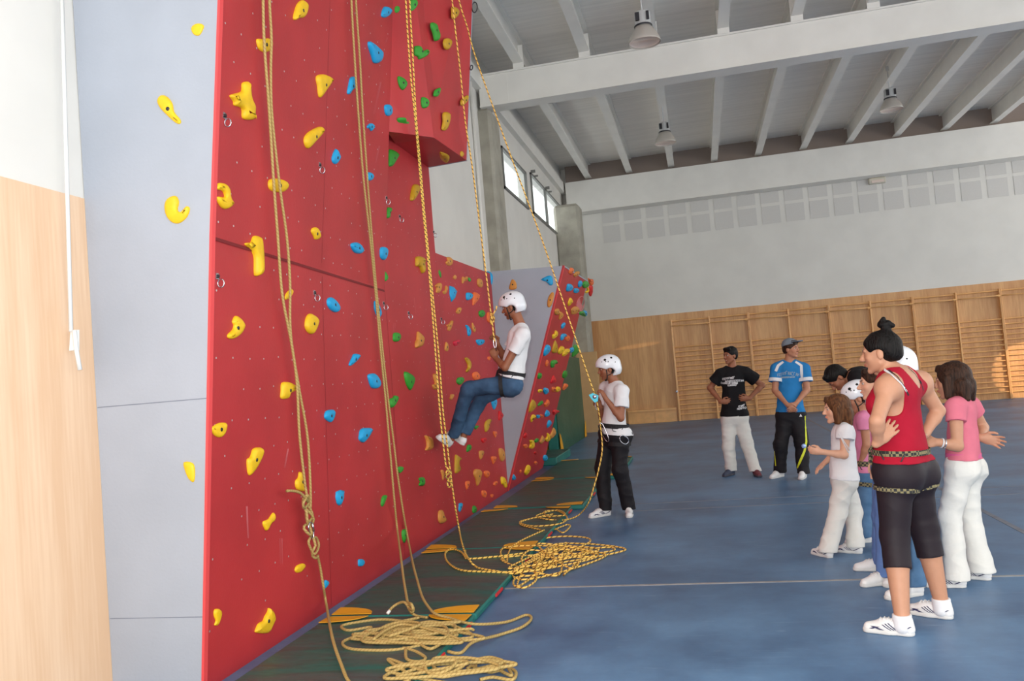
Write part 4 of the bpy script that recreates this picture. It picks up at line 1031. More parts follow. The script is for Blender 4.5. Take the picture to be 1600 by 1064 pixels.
C_PINK = cloth('pink_pique', srgb(208, 112, 130)); C_PINK2 = cloth('light_pink_cotton', srgb(208, 128, 162)); C_RED = cloth('crimson_jersey', srgb(160, 16, 42)); C_LEG = cloth('black_leggings', srgb(36, 28, 34), .6, bump=.1)
C_SHOE = mat('shoe_leather_white', srgb(222, 222, 222), .5, noise=.03, nscale=30); C_SOLE = mat('shoe_sole', srgb(206, 206, 204), .6); C_SHOED = mat('shoe_navy', srgb(54, 62, 84), .6); C_SHOEM = mat('shoe_maroon', srgb(112, 52, 62), .6); C_SNAVY = mat('shoe_trim_navy', srgb(40, 40, 80), .5); C_SOLEG = mat('sole_dark', srgb(60, 60, 72), .6)
C_HELM = mat('helmet_shell', srgb(224, 228, 234), .28, coat=.4); C_HOLE = mat('helmet_vent', srgb(14, 14, 16), .8)
C_BELT = plaid()
C_PATCH = mat('yellow_stripe', srgb(206, 214, 40), .6); C_WHT = mat('white_print', srgb(214, 214, 216), .7); C_EYE = mat('eye_white', srgb(190, 182, 176), .4); C_IRIS = mat('iris_brown', srgb(40, 24, 16), .2)
SK = {'tan': srgb(180, 126, 98)[:3], 'light': srgb(216, 166, 138)[:3], 'brown': srgb(150, 96, 70)[:3], 'mid': srgb(188, 138, 110)[:3]}

def hand(s, w, d, pn, side, S=1, curl=.5, spread=.1, thumb=.5, k=.006):
    """palm with five bent fingers; w wrist, d hand direction, pn palm-facing normal, side = thumb direction"""
    d = nrm(d); pn = nrm(pn-d*(pn@d)); sd = nrm(np.cross(d, pn)); 
    if sd@np.array(side, float) < 0: sd = -sd
    L_ = .085*S; c = w+d*L_*.55
    s.ell(c, (d, sd, pn), (.052*S, .040*S, .017*S), k=.012); s.rc(w-d*.02*S, w+d*.03*S, .024*S, .026*S, ax=pn, q=.75, k=.015)
    ln = (.068, .078, .073, .058); 
    for i in range(4):
        o = w+d*(L_*(.98 if i in (1, 2) else .92))+sd*(.030-.0195*i)*S; dd = nrm(d+sd*(1.5-i)*spread); cu = curl*(1+.08*i); p = o; 
        for j, f in enumerate((.42, .32, .26)):
            an = cu*(.6+j*.85); q = p+(dd*math.cos(an)+pn*math.sin(an))*ln[i]*f*S*1.08
            s.rc(p, q, (.0092-.0008*j)*S, (.0086-.0008*j)*S, k=k if j else .01); p = q
    o = w+d*.022*S+sd*.024*S; t1 = o+nrm(sd*.75+d*.65+pn*.35*thumb)*.036*S; t2 = t1+nrm(d*.8+sd*(.35-.5*thumb)+pn*.6*thumb)*.030*S; t3 = t2+nrm(d*.85+sd*(.1-.6*thumb)+pn*.7*thumb)*.024*S
    s.rc(o, t1, .0145*S, .0115*S, k=.01); s.rc(t1, t2, .011*S, .0098*S, k=k); s.rc(t2, t3, .0098*S, .0085*S, k=k)

def shoe(root, heel, toe, up, S, kind, h, name='shoe'):
    heel = np.array(heel, float); x = nrm(np.array(toe, float)-heel); up = nrm(up-x*(up@x)); y = np.cross(up, x); O = heel+x*.05*S
    g = lambda a, b, c: O+x*a*S+y*b*S+up*c*S
    s = SDF(); s.k = .03*S
    s.rc(g(-.012, 0, .045), g(.10, 0, .046), .041*S, .037*S, ax=y, q=.86); s.rc(g(.09, 0, .042), g(.185, .004, .026), .040*S, .034*S, ax=y, q=1.0)
    s.rc(g(-.028, 0, .036), g(-.026, 0, .075 if kind != 'slip' else .055), .033*S, .027*S, k=.02)
    if kind != 'slip': s.rc(g(.0, 0, .07), g(-.004, 0, .10), .047*S, .046*S, ax=y, q=.92, clip=[(g(0, 0, .098), up)], k=.02)
    s.cut = [(g(0, 0, .012), -up)]
    if kind != 'slip': s.subell(g(.002, 0, .108), (x, y, up), (.040*S, .035*S, .016*S), k=.004)
    else: s.subell(g(-.0, 0, .10), (x, y, up), (.06*S, .036*S, .03*S), k=.006)
    um = {'white': C_SHOE, 'run': C_SHOE, 'slip': C_SHOE, 'navy': C_SHOED, 'maroon': C_SHOEM}[kind]
    o, V, Fc = sdf_obj(s, h, name, um, root)
    z = SDF(); z.k = .03*S
    z.rc(g(-.018, 0, .012), g(.08, 0, .012), .041*S, .036*S, ax=y, q=.9); z.rc(g(.08, 0, .012), g(.188, .004, .014), .041*S, .037*S, ax=y, q=1.04)
    z.cut = [(g(0, 0, .0), -up), (g(0, 0, .027), up)]
    sdf_obj(z, h, 'sole', C_SOLEG if kind in ('navy', 'maroon') else C_SOLE, o)
    if kind in ('white', 'run'):
        t = bvh(V, Fc); mb = MB()
        for i in range(4):
            a = .055+.022*i; pts = []
            for sy in np.linspace(-.024, .024, 7):
                l, nn, _, _ = t.ray_cast(Vector(g(a, sy, .14)), Vector(-up)); 
                if l is not None: pts.append(np.array(l)+up*.003*S)
            if len(pts) > 2: mb.tube(pts, .0035*S, 5)
        l, nn, _, _ = t.ray_cast(Vector(g(.045, 0, .15)), Vector(-up))
        if l is not None:
            c = np.array(l)+up*.006
            for sg in (1, -1): mb.tube([c+x*0, c+(y*sg*.02+up*.014)*S, c+(y*sg*.034+up*.004-x*.008)*S, c+(y*sg*.018-x*.012)*S, c], .0028*S, 5)
        mb.obj('laces', C_SHOE, o, True)
    if kind == 'run':
        t = bvh(V, Fc); mb = MB()
        for sg in (1, -1):
            for a0, c0, a1, c1, w in ((.03, .03, .075, .07, .006), (.045, .03, .09, .066, .006), (.06, .03, .105, .06, .006), (-.045, .06, .02, .03, .01), (.11, .028, .16, .045, .018), (.13, .045, .17, .03, .014)):
                P = []
                for u in np.linspace(0, 1, 5):
                    o_ = g(a0+(a1-a0)*u, sg*.12, c0+(c1-c0)*u); l, nn, _, _ = t.ray_cast(Vector(o_), Vector(-y*sg)); 
                    if l is not None: P.append(np.array(l)+y*sg*.0025)
                if len(P) > 1:
                    V_ = []; F_ = []
                    for q in P: V_ += [q-x*w*S*.8, q+x*w*S*.8]
                    for i in range(len(P)-1): F_.append((2*i, 2*i+1, 2*i+3, 2*i+2))
                    mb.add(V_, F_)
        mb.obj('side_stripes', C_SNAVY, o)
    return o

def build_person(d):
    S = d['S']; h = d['h']; nb = d.get('fat', 1.0); girl = d.get('girl', False)
    J = {k: np.array(v, float) for k, v in d['J'].items()}
    N, P = J['neck'], J['pelvis']; u = nrm(N-P); fw = np.array(d['fwd'], float); fw = nrm(fw-u*(fw@u)); rt_ = np.cross(fw, u); Lt = np.linalg.norm(N-P)
    base = np.array((P[0], P[1], 0.)) if not d.get('air') else np.array((P[0], P[1], P[2]-.1))
    body = SDF(); body.k = .03*S
    T = lambda f, a=0, b=0: P+u*Lt*f+fw*a*S+rt_*b*S
    W = d.get('w', 1.0)
    def torso(s, add=0, belly=0, lo=0.0):
        w = W*S
        s.rc(T(.0+lo), T(.18), .142*w*nb+add, .140*w*nb+add, ax=fw, q=.80 if not belly else .9)
        s.rc(T(.18), T(.42), .136*w*nb+add, .128*w*nb+add, ax=fw, q=.80)
        s.rc(T(.42), T(.78), .126*w*nb+add, .146*w+add*.8, ax=fw, q=.72)
        s.rc(J['shL']*.86+J['shR']*.14-u*.02*S, J['shR']*.86+J['shL']*.14-u*.02*S, .058*w+add*.6, ax=fw, q=.95, k=.05*S)
        s.rc(J['hipL']+u*.03*S, J['hipR']+u*.03*S, .098*w*nb+add, k=.05*S)
        for hp in ('hipL', 'hipR'): s.ell(J[hp]-fw*.045*S+u*.0*S, (rt_, fw, u), (.082*w*nb+add, .085*w*nb+add, .095*w*nb+add), k=.05*S)
        if d.get('bust'): 
            for sg in (1, -1): s.ell(T(.66, .085, sg*.068), (rt_, fw, u), (.068*w+add, .062*w+add, .066*w+add), k=.04*S)
    torso(body)
    for sh in ('shL', 'shR'):
        body.rc(J[sh], N-u*.01*S+(J[sh]-N)*.25, .054*S*W, .048*S*W, k=.04*S); body.rc(J[sh], J[sh]-u*.01, .060*S*W*d.get('arm', 1), k=.04*S)
    # head frame
    hf = nrm(d['hf']); hu = nrm(d.get('hu', u)); hu = nrm(hu-hf*(hu@hf)); hr = np.cross(hf, hu); H = J['head']; s_ = d.get('hs', 1.0)
    G = lambda a, b, c: H+(hr*a+hf*b+hu*c)*s_
    body.rc(N-u*.03*S, G(0, -.02, -.06), .060*S*W if not girl else .048*S*W, .052*s_ if not girl else .046*s_, k=.03*S)
    body.ell(G(0, -.012, .035), (hr, hf, hu), np.array((.076, .097, .088))*s_, k=.02); body.ell(G(0, .025, -.018), (hr, hf, hu), np.array((.064, .068, .088))*s_, k=.02)
    for sg in (1, -1): 
        body.rc(G(sg*.048, .005, -.052), G(sg*.012, .066, -.090), .020*s_, .017*s_, k=.02)
        body.ell(G(sg*.038, .060, -.018), (hr, hf, hu), np.array((.022, .020, .022))*s_, k=.015)
        body.ell(G(sg*.077, -.008, -.008), (hr, hf, hu), np.array((.009, .019, .031))*s_, k=.006)
        body.subell(G(sg*.031, .100, .014), (hr, hf, hu), np.array((.017, .014, .011))*s_, k=.012)
        body.rc(G(sg*.012, .092, .029), G(sg*.045, .080, .028), .007*s_, .006*s_, k=.012)
        body.ell(G(sg*.010, .103, -.026), (hr, hf, hu), np.array((.009, .010, .008))*s_, k=.006)
    body.rc(G(0, .092, .012), G(0, .114, -.020), .0085*s_, .0115*s_, k=.01); body.ell(G(0, .076, -.097), (hr, hf, hu), np.array((.018, .014, .014))*s_, k=.014)
    op = d.get('smile', 0)
    body.rc(G(-.020-op*.006, .083, -.050+op*.004), G(0, .0965, -.053), .0055*s_, .0075*s_, k=.006); body.rc(G(.020+op*.006, .083, -.050+op*.004), G(0, .0965, -.053), .0055*s_, .0075*s_, k=.006)
    body.rc(G(-.016, .083, -.062), G(.016, .083, -.062), .0065*s_, k=.006); body.rc(G(-.008, .089, -.063), G(.008, .089, -.063), .0065*s_, k=.006)
    # arms
    am = d.get('arm', 1.0)*S
    for q in 'LR':
        sh, el, wr = J['sh'+q], J['el'+q], J['wr'+q]; body.rc(sh, el, .051*am, .038*am, k=.03*S); mid = el+(wr-el)*.3; body.rc(el, mid, .038*am, .038*am, k=.02*S); body.rc(mid, wr, .038*am, .0255*am, k=.02*S)
        hd = d['hand'+q]; hand(body, wr, np.array(hd[0], float), np.array(hd[1], float), np.array(hd[2], float), S*d.get('hnd', 1.0), *hd[3:])
    # legs
    lg = d.get('leg', 1.0)*S; feet = {}
    for q in 'LR':
        hp, kn = J['hip'+q], J['kn'+q]; heel, toe, up = d['foot'+q]; heel = np.array(heel, float); toe = np.array(toe, float); up = nrm(up); x = nrm(toe-heel); up = nrm(up-x*(up@x)); an = heel+x*.052*S+up*.095*S; feet[q] = (heel, toe, up, an)
        body.rc(hp, kn, .084*lg, .055*lg, k=.04*S); body.rc(kn, kn+(an-kn)*.3, .052*lg, .056*lg, k=.03*S); body.rc(kn+(an-kn)*.28, an, .057*lg, .034*lg, k=.03*S)
        body.rc(an-up*.02, heel+x*.06*S+up*.045*S, .029*S, .025*S, k=.012); body.rc(heel+x*.05*S+up*.045*S, heel+x*.20*S+up*.03*S, .025*S, .018*S, k=.01)
    skin = np.array(d['skin'])
    brow = np.array(d.get('browc', (.03, .02, .015)))
    def colfn(V):
        L_ = (V-H)@np.stack([hr, hf, hu], 1)/s_; c = np.tile(skin, (len(V), 1)).astype(np.float32)
        def m_(ce, rd, sharp=4): q = np.linalg.norm((L_-np.array(ce))/np.array(rd), axis=1); return np.clip((1-q)*sharp, 0, 1)[:, None]
        lip = m_((0, .094, -.056), (.030, .022, .013)); c = c*(1-lip*.55)+np.array(skin)*np.array((.95, .42, .42))*lip*.55
        for sg in (1, -1):
            ck = m_((sg*.045, .07, -.02), (.03, .03, .025), 1.5); c = c*(1-ck*.2)+skin*np.array((1.12, .78, .75))*ck*.2
            b_ = m_((sg*.031, .092, .034), (.021, .02, .0058), 3); c = c*(1-b_*.85)+brow*b_*.85
        if d.get('beard'):
            bd = m_((0, .06, -.075), (.075, .07, .045), 2)*(1-lip); c = c*(1-bd*d['beard'])+skin*np.array((.25, .22, .22))*bd*d['beard']
        return c
    root, BV, BF = sdf_obj(body, h, 'person', SKINM, None, tuple(base), colfn)
    tag(root, d['label'], 'person', None)
    btree = bvh(BV, BF)
    # eyes
    for sg in (1, -1):
        if d.get('noeyes'): break
        mb = MB(); c = G(sg*.031, .0765, .013); prof = [(.0112*s_*math.sin(a), -.0112*s_*math.cos(a)) for a in np.linspace(.01, PI-.6, 9)]; mb.lathe(c, prof, 14, ax=hf); e_ = mb.obj('eye', C_EYE, root, True)
        prof = [(.0114*s_*math.sin(a), -.0114*s_*math.cos(a)) for a in np.linspace(PI-.72, PI-.01, 5)]; MB().lathe(c+hf*.0002, prof, 12, ax=hf).obj('iris', C_IRIS, e_, True)
    # teeth when smiling
    if d.get('smile', 0) > .5:
        MB().tube([G(-.017, .0875, -.0585), G(-.008, .0945, -.0585), G(0, .0965, -.0585), G(.008, .0945, -.0585), G(.017, .0875, -.0585)], .0042*s_, 6).obj('teeth', C_EYE, root, True)
    # hair
    hk = d.get('hair', 'short')
    s = SDF(); s.k = .015
    if hk == 'short':
        s.ell(G(0, -.018, .045), (hr, hf, hu), np.array((.087, .104, .094))*s_); s.ell(G(0, -.045, .0), (hr, hf, hu), np.array((.079, .070, .075))*s_); s.rc(G(-.04, .055, .098), G(.045, .05, .098), .027*s_, .024*s_)
        s.subell(G(0, .105, -.045), (hr, hf, hu), np.array((.085, .085, .108))*s_); 
        for sg in (1, -1): s.subell(G(sg*.085, .01, -.03), (hr, hf, hu), np.array((.035, .04, .045))*s_)
        s.cut = [(G(0, 0, -.055), -hu)]; s.noise = [(.0025, (70, 70, 40), 1)]
    elif hk == 'bob':
        s.ell(G(0, -.018, .04), (hr, hf, hu), np.array((.094, .110, .100))*s_); s.ell(G(0, -.035, -.05), (hr, hf, hu), np.array((.098, .100, .095))*s_)
        for sg in (1, -1): s.rc(G(sg*.078, .02, .02), G(sg*.084, .025, -.095), .034*s_, .028*s_, k=.02); s.rc(G(sg*.06, -.06, -.03), G(sg*.07, -.07, -.125), .05*s_, .028*s_)
        s.rc(G(0, .07, .105), G(.05*0, .085, .085), .02*s_, .012*s_)
        s.rc(G(0, -.09, -.03), G(0, -.09, -.125), .05*s_, .03*s_)
        s.subell(G(0, .115, -.035), (hr, hf, hu), np.array((.060, .085, .115))*s_); s.cut = [(G(0, 0, -.135), nrm(-hu+hf*.12))]; s.noise = [(.002, (70, 70, 10), 2), (.0012, (170, 170, 16), 5)]
    elif hk == 'bun':
        s.ell(G(0, -.018, .04), (hr, hf, hu), np.array((.085, .108, .096))*s_); s.ell(G(0, -.055, .0), (hr, hf, hu), np.array((.073, .070, .070))*s_)
        s.rc(G(0, -.055, .115), G(0, -.06, .150), .030*s_, .024*s_, k=.012); s.ell(G(.004, -.05, .165), (hr, hf, hu), np.array((.032, .040, .022))*s_, k=.008); s.rc(G(0, -.03, .175), G(-.01, -.055, .196), .015*s_, .013*s_, k=.008); s.rc(G(0, -.075, .165), G(.006, -.095, .150), .019*s_, .014*s_, k=.01)
        s.subell(G(0, .115, -.045), (hr, hf, hu), np.array((.09, .095, .118))*s_)
        for sg in (1, -1): s.subell(G(sg*.085, .012, -.025), (hr, hf, hu), np.array((.035, .045, .05))*s_)
        s.cut = [(G(0, 0, -.06), -hu)]; s.noise = [(.0022, (90, 40, 60), 3)]
    if hk:
        if d.get('helmet') and hk == 'short': s.cut.append((G(0, 0, .075), hu))
        sdf_obj(s, min(h, .005), 'hair', d['hairm'], root)
    # helmet
    if d.get('helmet'):
        s = SDF(); s.k = .02
        s.ell(G(0, -.012, .055), (hr, hf, hu), np.array((.112, .142, .112))*s_); s.ell(G(0, -.062, -.005), (hr, hf, hu), np.array((.106, .094, .094))*s_)
        s.subell(G(0, .12, -.06), (hr, hf, hu), np.array((.15, .16, .105))*s_, k=.012)
        for sg in (1, -1): s.subell(G(sg*.11, .0, -.045), (hr, hf, hu), np.array((.06, .062, .06))*s_, k=.012)
        s.cut = [(G(0, 0, -.078), -hu)]; s.subell(G(0, -.014, .02), (hr, hf, hu), np.array((.088, .108, .098))*s_, k=.005)
        ho, HV, HF = sdf_obj(s, min(h, .006), 'helmet', C_HELM, root); ht = bvh(HV, HF); 
        for a, b, c, r_ in ((1, .45, .75, .014), (-1, .45, .75, .014), (1, -.4, .9, .012), (-1, -.4, .9, .012), (.9, .1, .35, .006), (-.9, .1, .35, .006), (.8, .75, .5, .005), (-.8, .75, .5, .005), (.9, -.6, .2, .006), (-.9, -.6, .2, .006), (.95, .35, .45, .006), (-.95, .35, .45, .006)):
            dr = nrm(hr*a+hf*b+hu*c); o_ = G(0, -.012, .045); l, nn, _, _ = ht.ray_cast(Vector(o_+dr*.3), Vector(-dr))
            if l is not None: MB().lathe(np.array(l)+np.array(nn)*.001, [(0, .0015), (r_*s_, .001), (r_*s_*1.1, -.003)], 12, ax=np.array(nn)).obj('vent' if r_ > .01 else 'rivet', C_HOLE, ho, True)
        mb = MB()
        for sg in (1, -1):
            ch = G(sg*.03, .045, -.115); mb.tube(crom([G(sg*.088, .035, .0), G(sg*.077, .036, -.05), G(sg*.058, .038, -.085), ch], .01), .0055*s_, 6); mb.tube(crom([G(sg*.086, -.055, -.02), G(sg*.083, -.01, -.052), G(sg*.072, .03, -.062)], .01), .005*s_, 6)
        mb.tube(crom([G(.03, .045, -.115), G(0, .055, -.118), G(-.03, .045, -.115)], .01), .006*s_, 6); mb.obj('chin_strap', M_black, ho, True)
    if d.get('cap'):
        s = SDF(); s.k = .02; s.ell(G(0, -.018, .062), (hr, hf, hu), np.array((.093, .112, .092))*s_); s.cut = [(G(0, -.02, .055), nrm(-hu+hf*.25))]
        s.subell(G(0, .07, .07), (hr, hf, hu), np.array((.055, .06, .055))*s_, k=.004)
        ck, _, _ = sdf_obj(s, min(h, .006), 'cap', cloth('grey_cap', srgb(122, 132, 142)), root)
        V, Fc = [], []
        for i, a in enumerate(np.linspace(-1.2, 1.2, 13)):
            for j, (r_, z) in enumerate(((.085, .085), (.155, .10), (.155, .106), (.085, .093))): V.append(G(r_*.72*math.sin(a), r_*math.cos(a)*(.85 if j in (0, 3) else 1.0)+.01, z+.014*math.cos(a*1.3)))
        for i in range(12):
            for j in range(4): Fc.append((i*4+j, i*4+(j+1) % 4, i*4+4+(j+1) % 4, i*4+4+j))
        MB().add(V, Fc).obj('brim', MATS['grey_cap'], ck, True)
    trees = {'body': btree}
    # shirt
    sh_ = d.get('shirt')
    if sh_:
        s = SDF(); s.k = .035*S; add = sh_.get('add', .016); torso(s, add)
        hem = T(sh_.get('hem', -.02))
        for q in 'LR':
            a, b = J['sh'+q], J['el'+q]; f = sh_.get('sleeve', .55)
            if f > 0:
                e = a+(b-a)*f; n = nrm(b-a); s.rc(a, e+n*.04, .060*am+add*.8, (.054*am+add*(1.0+sh_.get('flare', .3))), clip=[(e, n)], k=.03*S)
                s.rc(a, N+(a-N)*.35, .056*S*W+add*.6, .05*S*W+add*.4, k=.04*S)
        if sh_.get('sleeve', .55) <= 0:   # tank top: cut the shoulders away round the arms
            for q in 'LR': 
                a = J['sh'+q]; out = nrm(a-N); s.subell(a+out*.035*S-u*.02*S, (out, fw, u), (.062*S*W, .16*S, .135*S), k=.008)
                s.rc(J['sh'+q]*.5+N*.5-u*.0*S, N+(a-N)*.38, .042*S*W+add*.5, k=.03*S)
        nl = sh_.get('neck', (.0, .075, .06)); s.subell(N+fw*nl[0]*S+u*.035*S, (rt_, fw, u), (nl[1]*S, nl[1]*S*.95, nl[2]*S), k=.005)
        if sh_.get('scoop'): s.subell(N-fw*.10*S+u*(.02)*S, (rt_, fw, u), (.075*S, .10*S, sh_['scoop']*S), k=.006)
        s.cut = [(hem, nrm(-u*sh_.get('hu', 1)+np.array(sh_.get('tilt', (0, 0, 0)))))]
        amp = sh_.get('fold', .0035); s.noise = [(amp, (15, 15, 8), d['seed']+100), (amp*.6, (30, 30, 26), d['seed']+103)]
        so, V, Fc = sdf_obj(s, h, sh_.get('name', 'shirt'), sh_['m'], root); trees['shirt'] = bvh(V, Fc); d['shirt_o'] = so
    # trousers
    tr = d.get('pants')
    if tr:
        s = SDF(); s.k = .03*S; add = tr.get('add', .014); w = W*S
        s.rc(T(tr.get('lo', -.02)), T(.16), .142*w*nb+add*.5, .134*w*nb+add*.5, ax=fw, q=.84, k=.04*S); s.rc(J['hipL']+u*.03*S, J['hipR']+u*.03*S, .100*w*nb+add*.7, k=.05*S)
        for hp in ('hipL', 'hipR'): s.ell(J[hp]-fw*.045*S, (rt_, fw, u), (.084*w*nb+add*.6, .088*w*nb+add*.6, .098*w*nb+add*.6), k=.05*S)
        for q in 'LR':
            hp, kn = J['hip'+q], J['kn'+q]; heel, toe, up, an = feet[q]; e = tr.get('to', 1.0); kr = tr.get('knee', .064)*S; ar = tr.get('ankle', .066)*S
            s.rc(hp, kn, .088*lg+add*.8, kr+add*.5, k=.035*S)
            sn = nrm(an-kn)
            if e >= 1: en = an-up*(.035 if not d.get('air') else -.03)*S; s.rc(kn, en, kr+add*.4, ar, clip=[(en+up*0, -up if not d.get('air') else sn)], k=.03*S)
            elif False: pass
            else: en = kn+(an-kn)*e; s.rc(kn, en+sn*.03, kr+add*.4, ar, clip=[(en, sn)], k=.03*S)
        s.cut = [(T(tr.get('waist', .15)), u)]
        amp = tr.get('fold', .005); s.noise = [(amp, (10, 10, 15), d['seed']+101), (amp*.6, (22, 22, 34), d['seed']+102)]
        po, V, Fc = sdf_obj(s, h, tr.get('name', 'trousers'), tr['m'], root); trees['pants'] = bvh(V, Fc); d['pants_o'] = po
    for q in 'LR':
        heel, toe, up, an = feet[q]; kd = d.get('shoe', 'white'); kd = kd[q] if isinstance(kd, dict) else kd
        shoe(root, heel, toe, up, S*(1.1 if d.get('air') else 1), kd, min(h, .007))
        if tr and tr.get('to', 1) < 1:
            s = SDF(); s.rc(an-up*.04, an+up*.03*S, .044*S*d.get('leg', 1), .044*S*d.get('leg', 1), clip=[(an+up*.022*S, up)]); sdf_obj(s, .006, 'sock', C_TEE, root)
    # harness
    if d.get('harness'):
        hm = d['harness']; s_t = [t for k, t in trees.items() if k in ('shirt', 'pants')]
        class Mx:
            def ray_cast(self, o, dr, m=9):
                best = None
                for t in s_t:
                    r_ = t.ray_cast(o, dr, m)
                    if r_[0] is not None and (best is None or (r_[0]-o).length < (best[0]-o).length): best = r_
                return best or (None, None, None, None)
        ho = thing('harness', tuple(T(.14)), None, None); ho.parent = root; ho.location = Vector(T(.14))-Vector(base)
        V, Fc = band(Mx(), T(d.get('beltf', .17)), nrm(u+fw*d.get('belttilt', 0)), d.get('bw', .05)*S**.5, rad=.4); MB().add(V, Fc).obj('waist_belt', hm, ho)
        for q in 'LR':
            hp, kn = J['hip'+q], J['kn'+q]; c = hp+(kn-hp)*.20; ax_ = nrm(kn-hp+fw*0)
            class Px:
                def ray_cast(self, o, dr, m=9): return trees['pants'].ray_cast(o, dr, m)
            V, Fc = band(Px(), c, ax_, .8*d.get('bw', .05)*S**.5, rad=.125*S*nb*d.get('lr', 1), N=30); MB().add(V, Fc).obj('leg_loop', hm, ho)
        f0 = T(.17, .16*nb*W); l, nn, _, _ = Mx().ray_cast(Vector(T(.15, .5)), Vector(-fw)); fp = np.array(l)+fw*.012 if l is not None else f0
        MB().tube([fp+u*.03, fp+fw*.02, fp-u*.07*S, fp-u*.10*S-fw*.02], .009, 6).obj('belay_loop', hm, ho, True)
        for sg in (1, -1): MB().tube([fp+rt_*sg*.06, fp-u*.05+rt_*sg*.075, fp-u*.10*S+rt_*sg*.08-fw*.03], .009, 6).obj('connecting_strap', hm, ho, True)
        for sg in (1, -1):
            o_ = T(.17, 0, sg*.5); l, nn, _, _ = Mx().ray_cast(Vector(o_), Vector(-rt_*sg)); 
            if l is not None: c = np.array(l)+rt_*sg*.012; MB().tube([c+fw*.06, c+fw*.04-u*.045, c-u*.055, c-fw*.05-u*.045, c-fw*.07], .0045, 6).obj('gear_loop', M_dark, ho, True)
        d['fp'] = fp
    d['trees'] = trees; d['root'] = root; d['T'] = T; d['G'] = G; d['frame'] = (u, fw, rt_)
    return d
X_, Y_, Z_ = np.eye(3)
def foot(heel, toe, z=.0): 
    a, b = atZ(heel, z+.02), atZ(toe, z+.02); a[2] = b[2] = z; return (a, b, Z_)
# ------------------------------------------------------------------ 1 climber sitting in his harness against the wall
yc = 8.35
def jy(p, y): return atY(p, y)
cl = dict(S=.98, h=.0065, seed=1, skin=SK['brown'], fwd=(-1, .05, 0), hf=(-1, .05, -.22), hu=(0, 0, 1), hs=1.0, hair='short', hairm=H_BLACK, helmet=True, air=True, beard=.5,
    label='person in white helmet, white t-shirt and jeans hanging from the rope, feet on the wall',
    J=dict(neck=jy((815, 508), yc), pelvis=jy((797, 598), yc), head=jy((800, 480), yc), shL=jy((817, 523), yc-.17), shR=jy((810, 521), yc+.17), elL=jy((789, 574), yc-.22), wrL=jy((774, 559), yc-.08), elR=jy((788, 560), yc+.2), wrR=jy((777, 537), yc+.06),
           hipL=jy((797, 601), yc-.09), hipR=jy((796, 601), yc+.09), knL=jy((732, 607), yc-.14), knR=jy((752, 622), yc+.16)),
    handL=((-.35, .1, .9), (-.2, .9, .1), (0, -.2, .6), 1.15, .05, .9), handR=((-.4, -.1, .85), (-.2, -.9, .1), (0, .2, .6), 1.1, .05, .9),
    shirt=dict(m=C_TEE, hem=.10, sleeve=.55, add=.018, fold=.0045), pants=dict(m=C_JEAN, add=.012, knee=.074, ankle=.060, fold=.006, name='jeans'), shoe='slip', harness=M_black)
def wfoot(heel, toe):
    a, b = atX(heel, BX+.035), atX(toe, BX+.10); return (a, b)
a, b = atX((700, 697), -2.72), atX((661, 671), -2.79); upv = nrm(np.array((.62, -.1, .75)))
cl['footL'] = (a, a+nrm(b-a)*.28, upv)
a, b = atX((723, 696), -2.55), atX((700, 678), -2.76)
cl['footR'] = (a, a+nrm(b-a)*.28, upv)
build_person(cl)
# carabiner and belay link in his hands
c0 = jy((773, 536), yc-.05); cb = [c0+np.array((.012*math.cos(a)*1.2, 0.004, .055*math.sin(a))) for a in np.linspace(0, 2*PI, 13)[:-1]]
o_ = MB().tube(cb, .007, 8, closed=True).obj('carabiner', M_steel, smooth=True, origin=tuple(c0)); tag(o_, 'steel carabiner between the climber\'s hands at the end of his rope', 'carabiner')
s_l = MB().tube(crom([c0-Z_*.05, jy((778, 560), yc-.02), jy((784, 575), yc), cl['fp']]), .010, 6).obj('sling', M_black, smooth=True, origin=tuple(c0)); tag(s_l, 'black sling linking the climber\'s harness with the carabiner at his chest', 'sling')

# ------------------------------------------------------------------ 2 belayer
yb = 9.15
be = dict(S=1.0, h=.0065, seed=2, skin=SK['brown'], fwd=(-.97, -.25, 0), hf=(-.95, -.28, -.12), hu=(.06, 0, 1), hair='short', hairm=H_BLACK, helmet=True, smile=.3, beard=.25,
    label='person in white helmet, white t-shirt and black trousers belaying with the yellow rope',
    J=dict(neck=jy((962, 599), yb), pelvis=jy((959, 678), yb), head=jy((950, 577), yb), shL=jy((972, 611), yb-.17), shR=jy((947, 607), yb+.17), elL=jy((970, 653), yb-.22), wrL=jy((946, 622), yb-.22), elR=jy((941, 652), yb+.12), wrR=jy((937, 634), yb-.05),
           hipL=jy((968, 683), yb-.07), hipR=jy((951, 681), yb+.09), knL=jy((969, 735), yb-.08), knR=jy((941, 733), yb+.04)),
    handL=((-.35, -.05, .8), (-.8, .3, -.3), (0, .3, .5), 1.2, .05, .9), handR=((-.3, -.3, .8), (.2, -.8, 0), (-.3, 0, .5), 1.2, .05, .9),
    shirt=dict(m=C_TEE, hem=-.0, sleeve=.6, add=.02, fold=.005), pants=dict(m=C_BLKP, add=.018, knee=.075, ankle=.072, fold=.006), shoe='run', harness=M_black, footR=foot((953, 802), (917, 808)), footL=foot((984, 800), (979, 820)))
build_person(be)
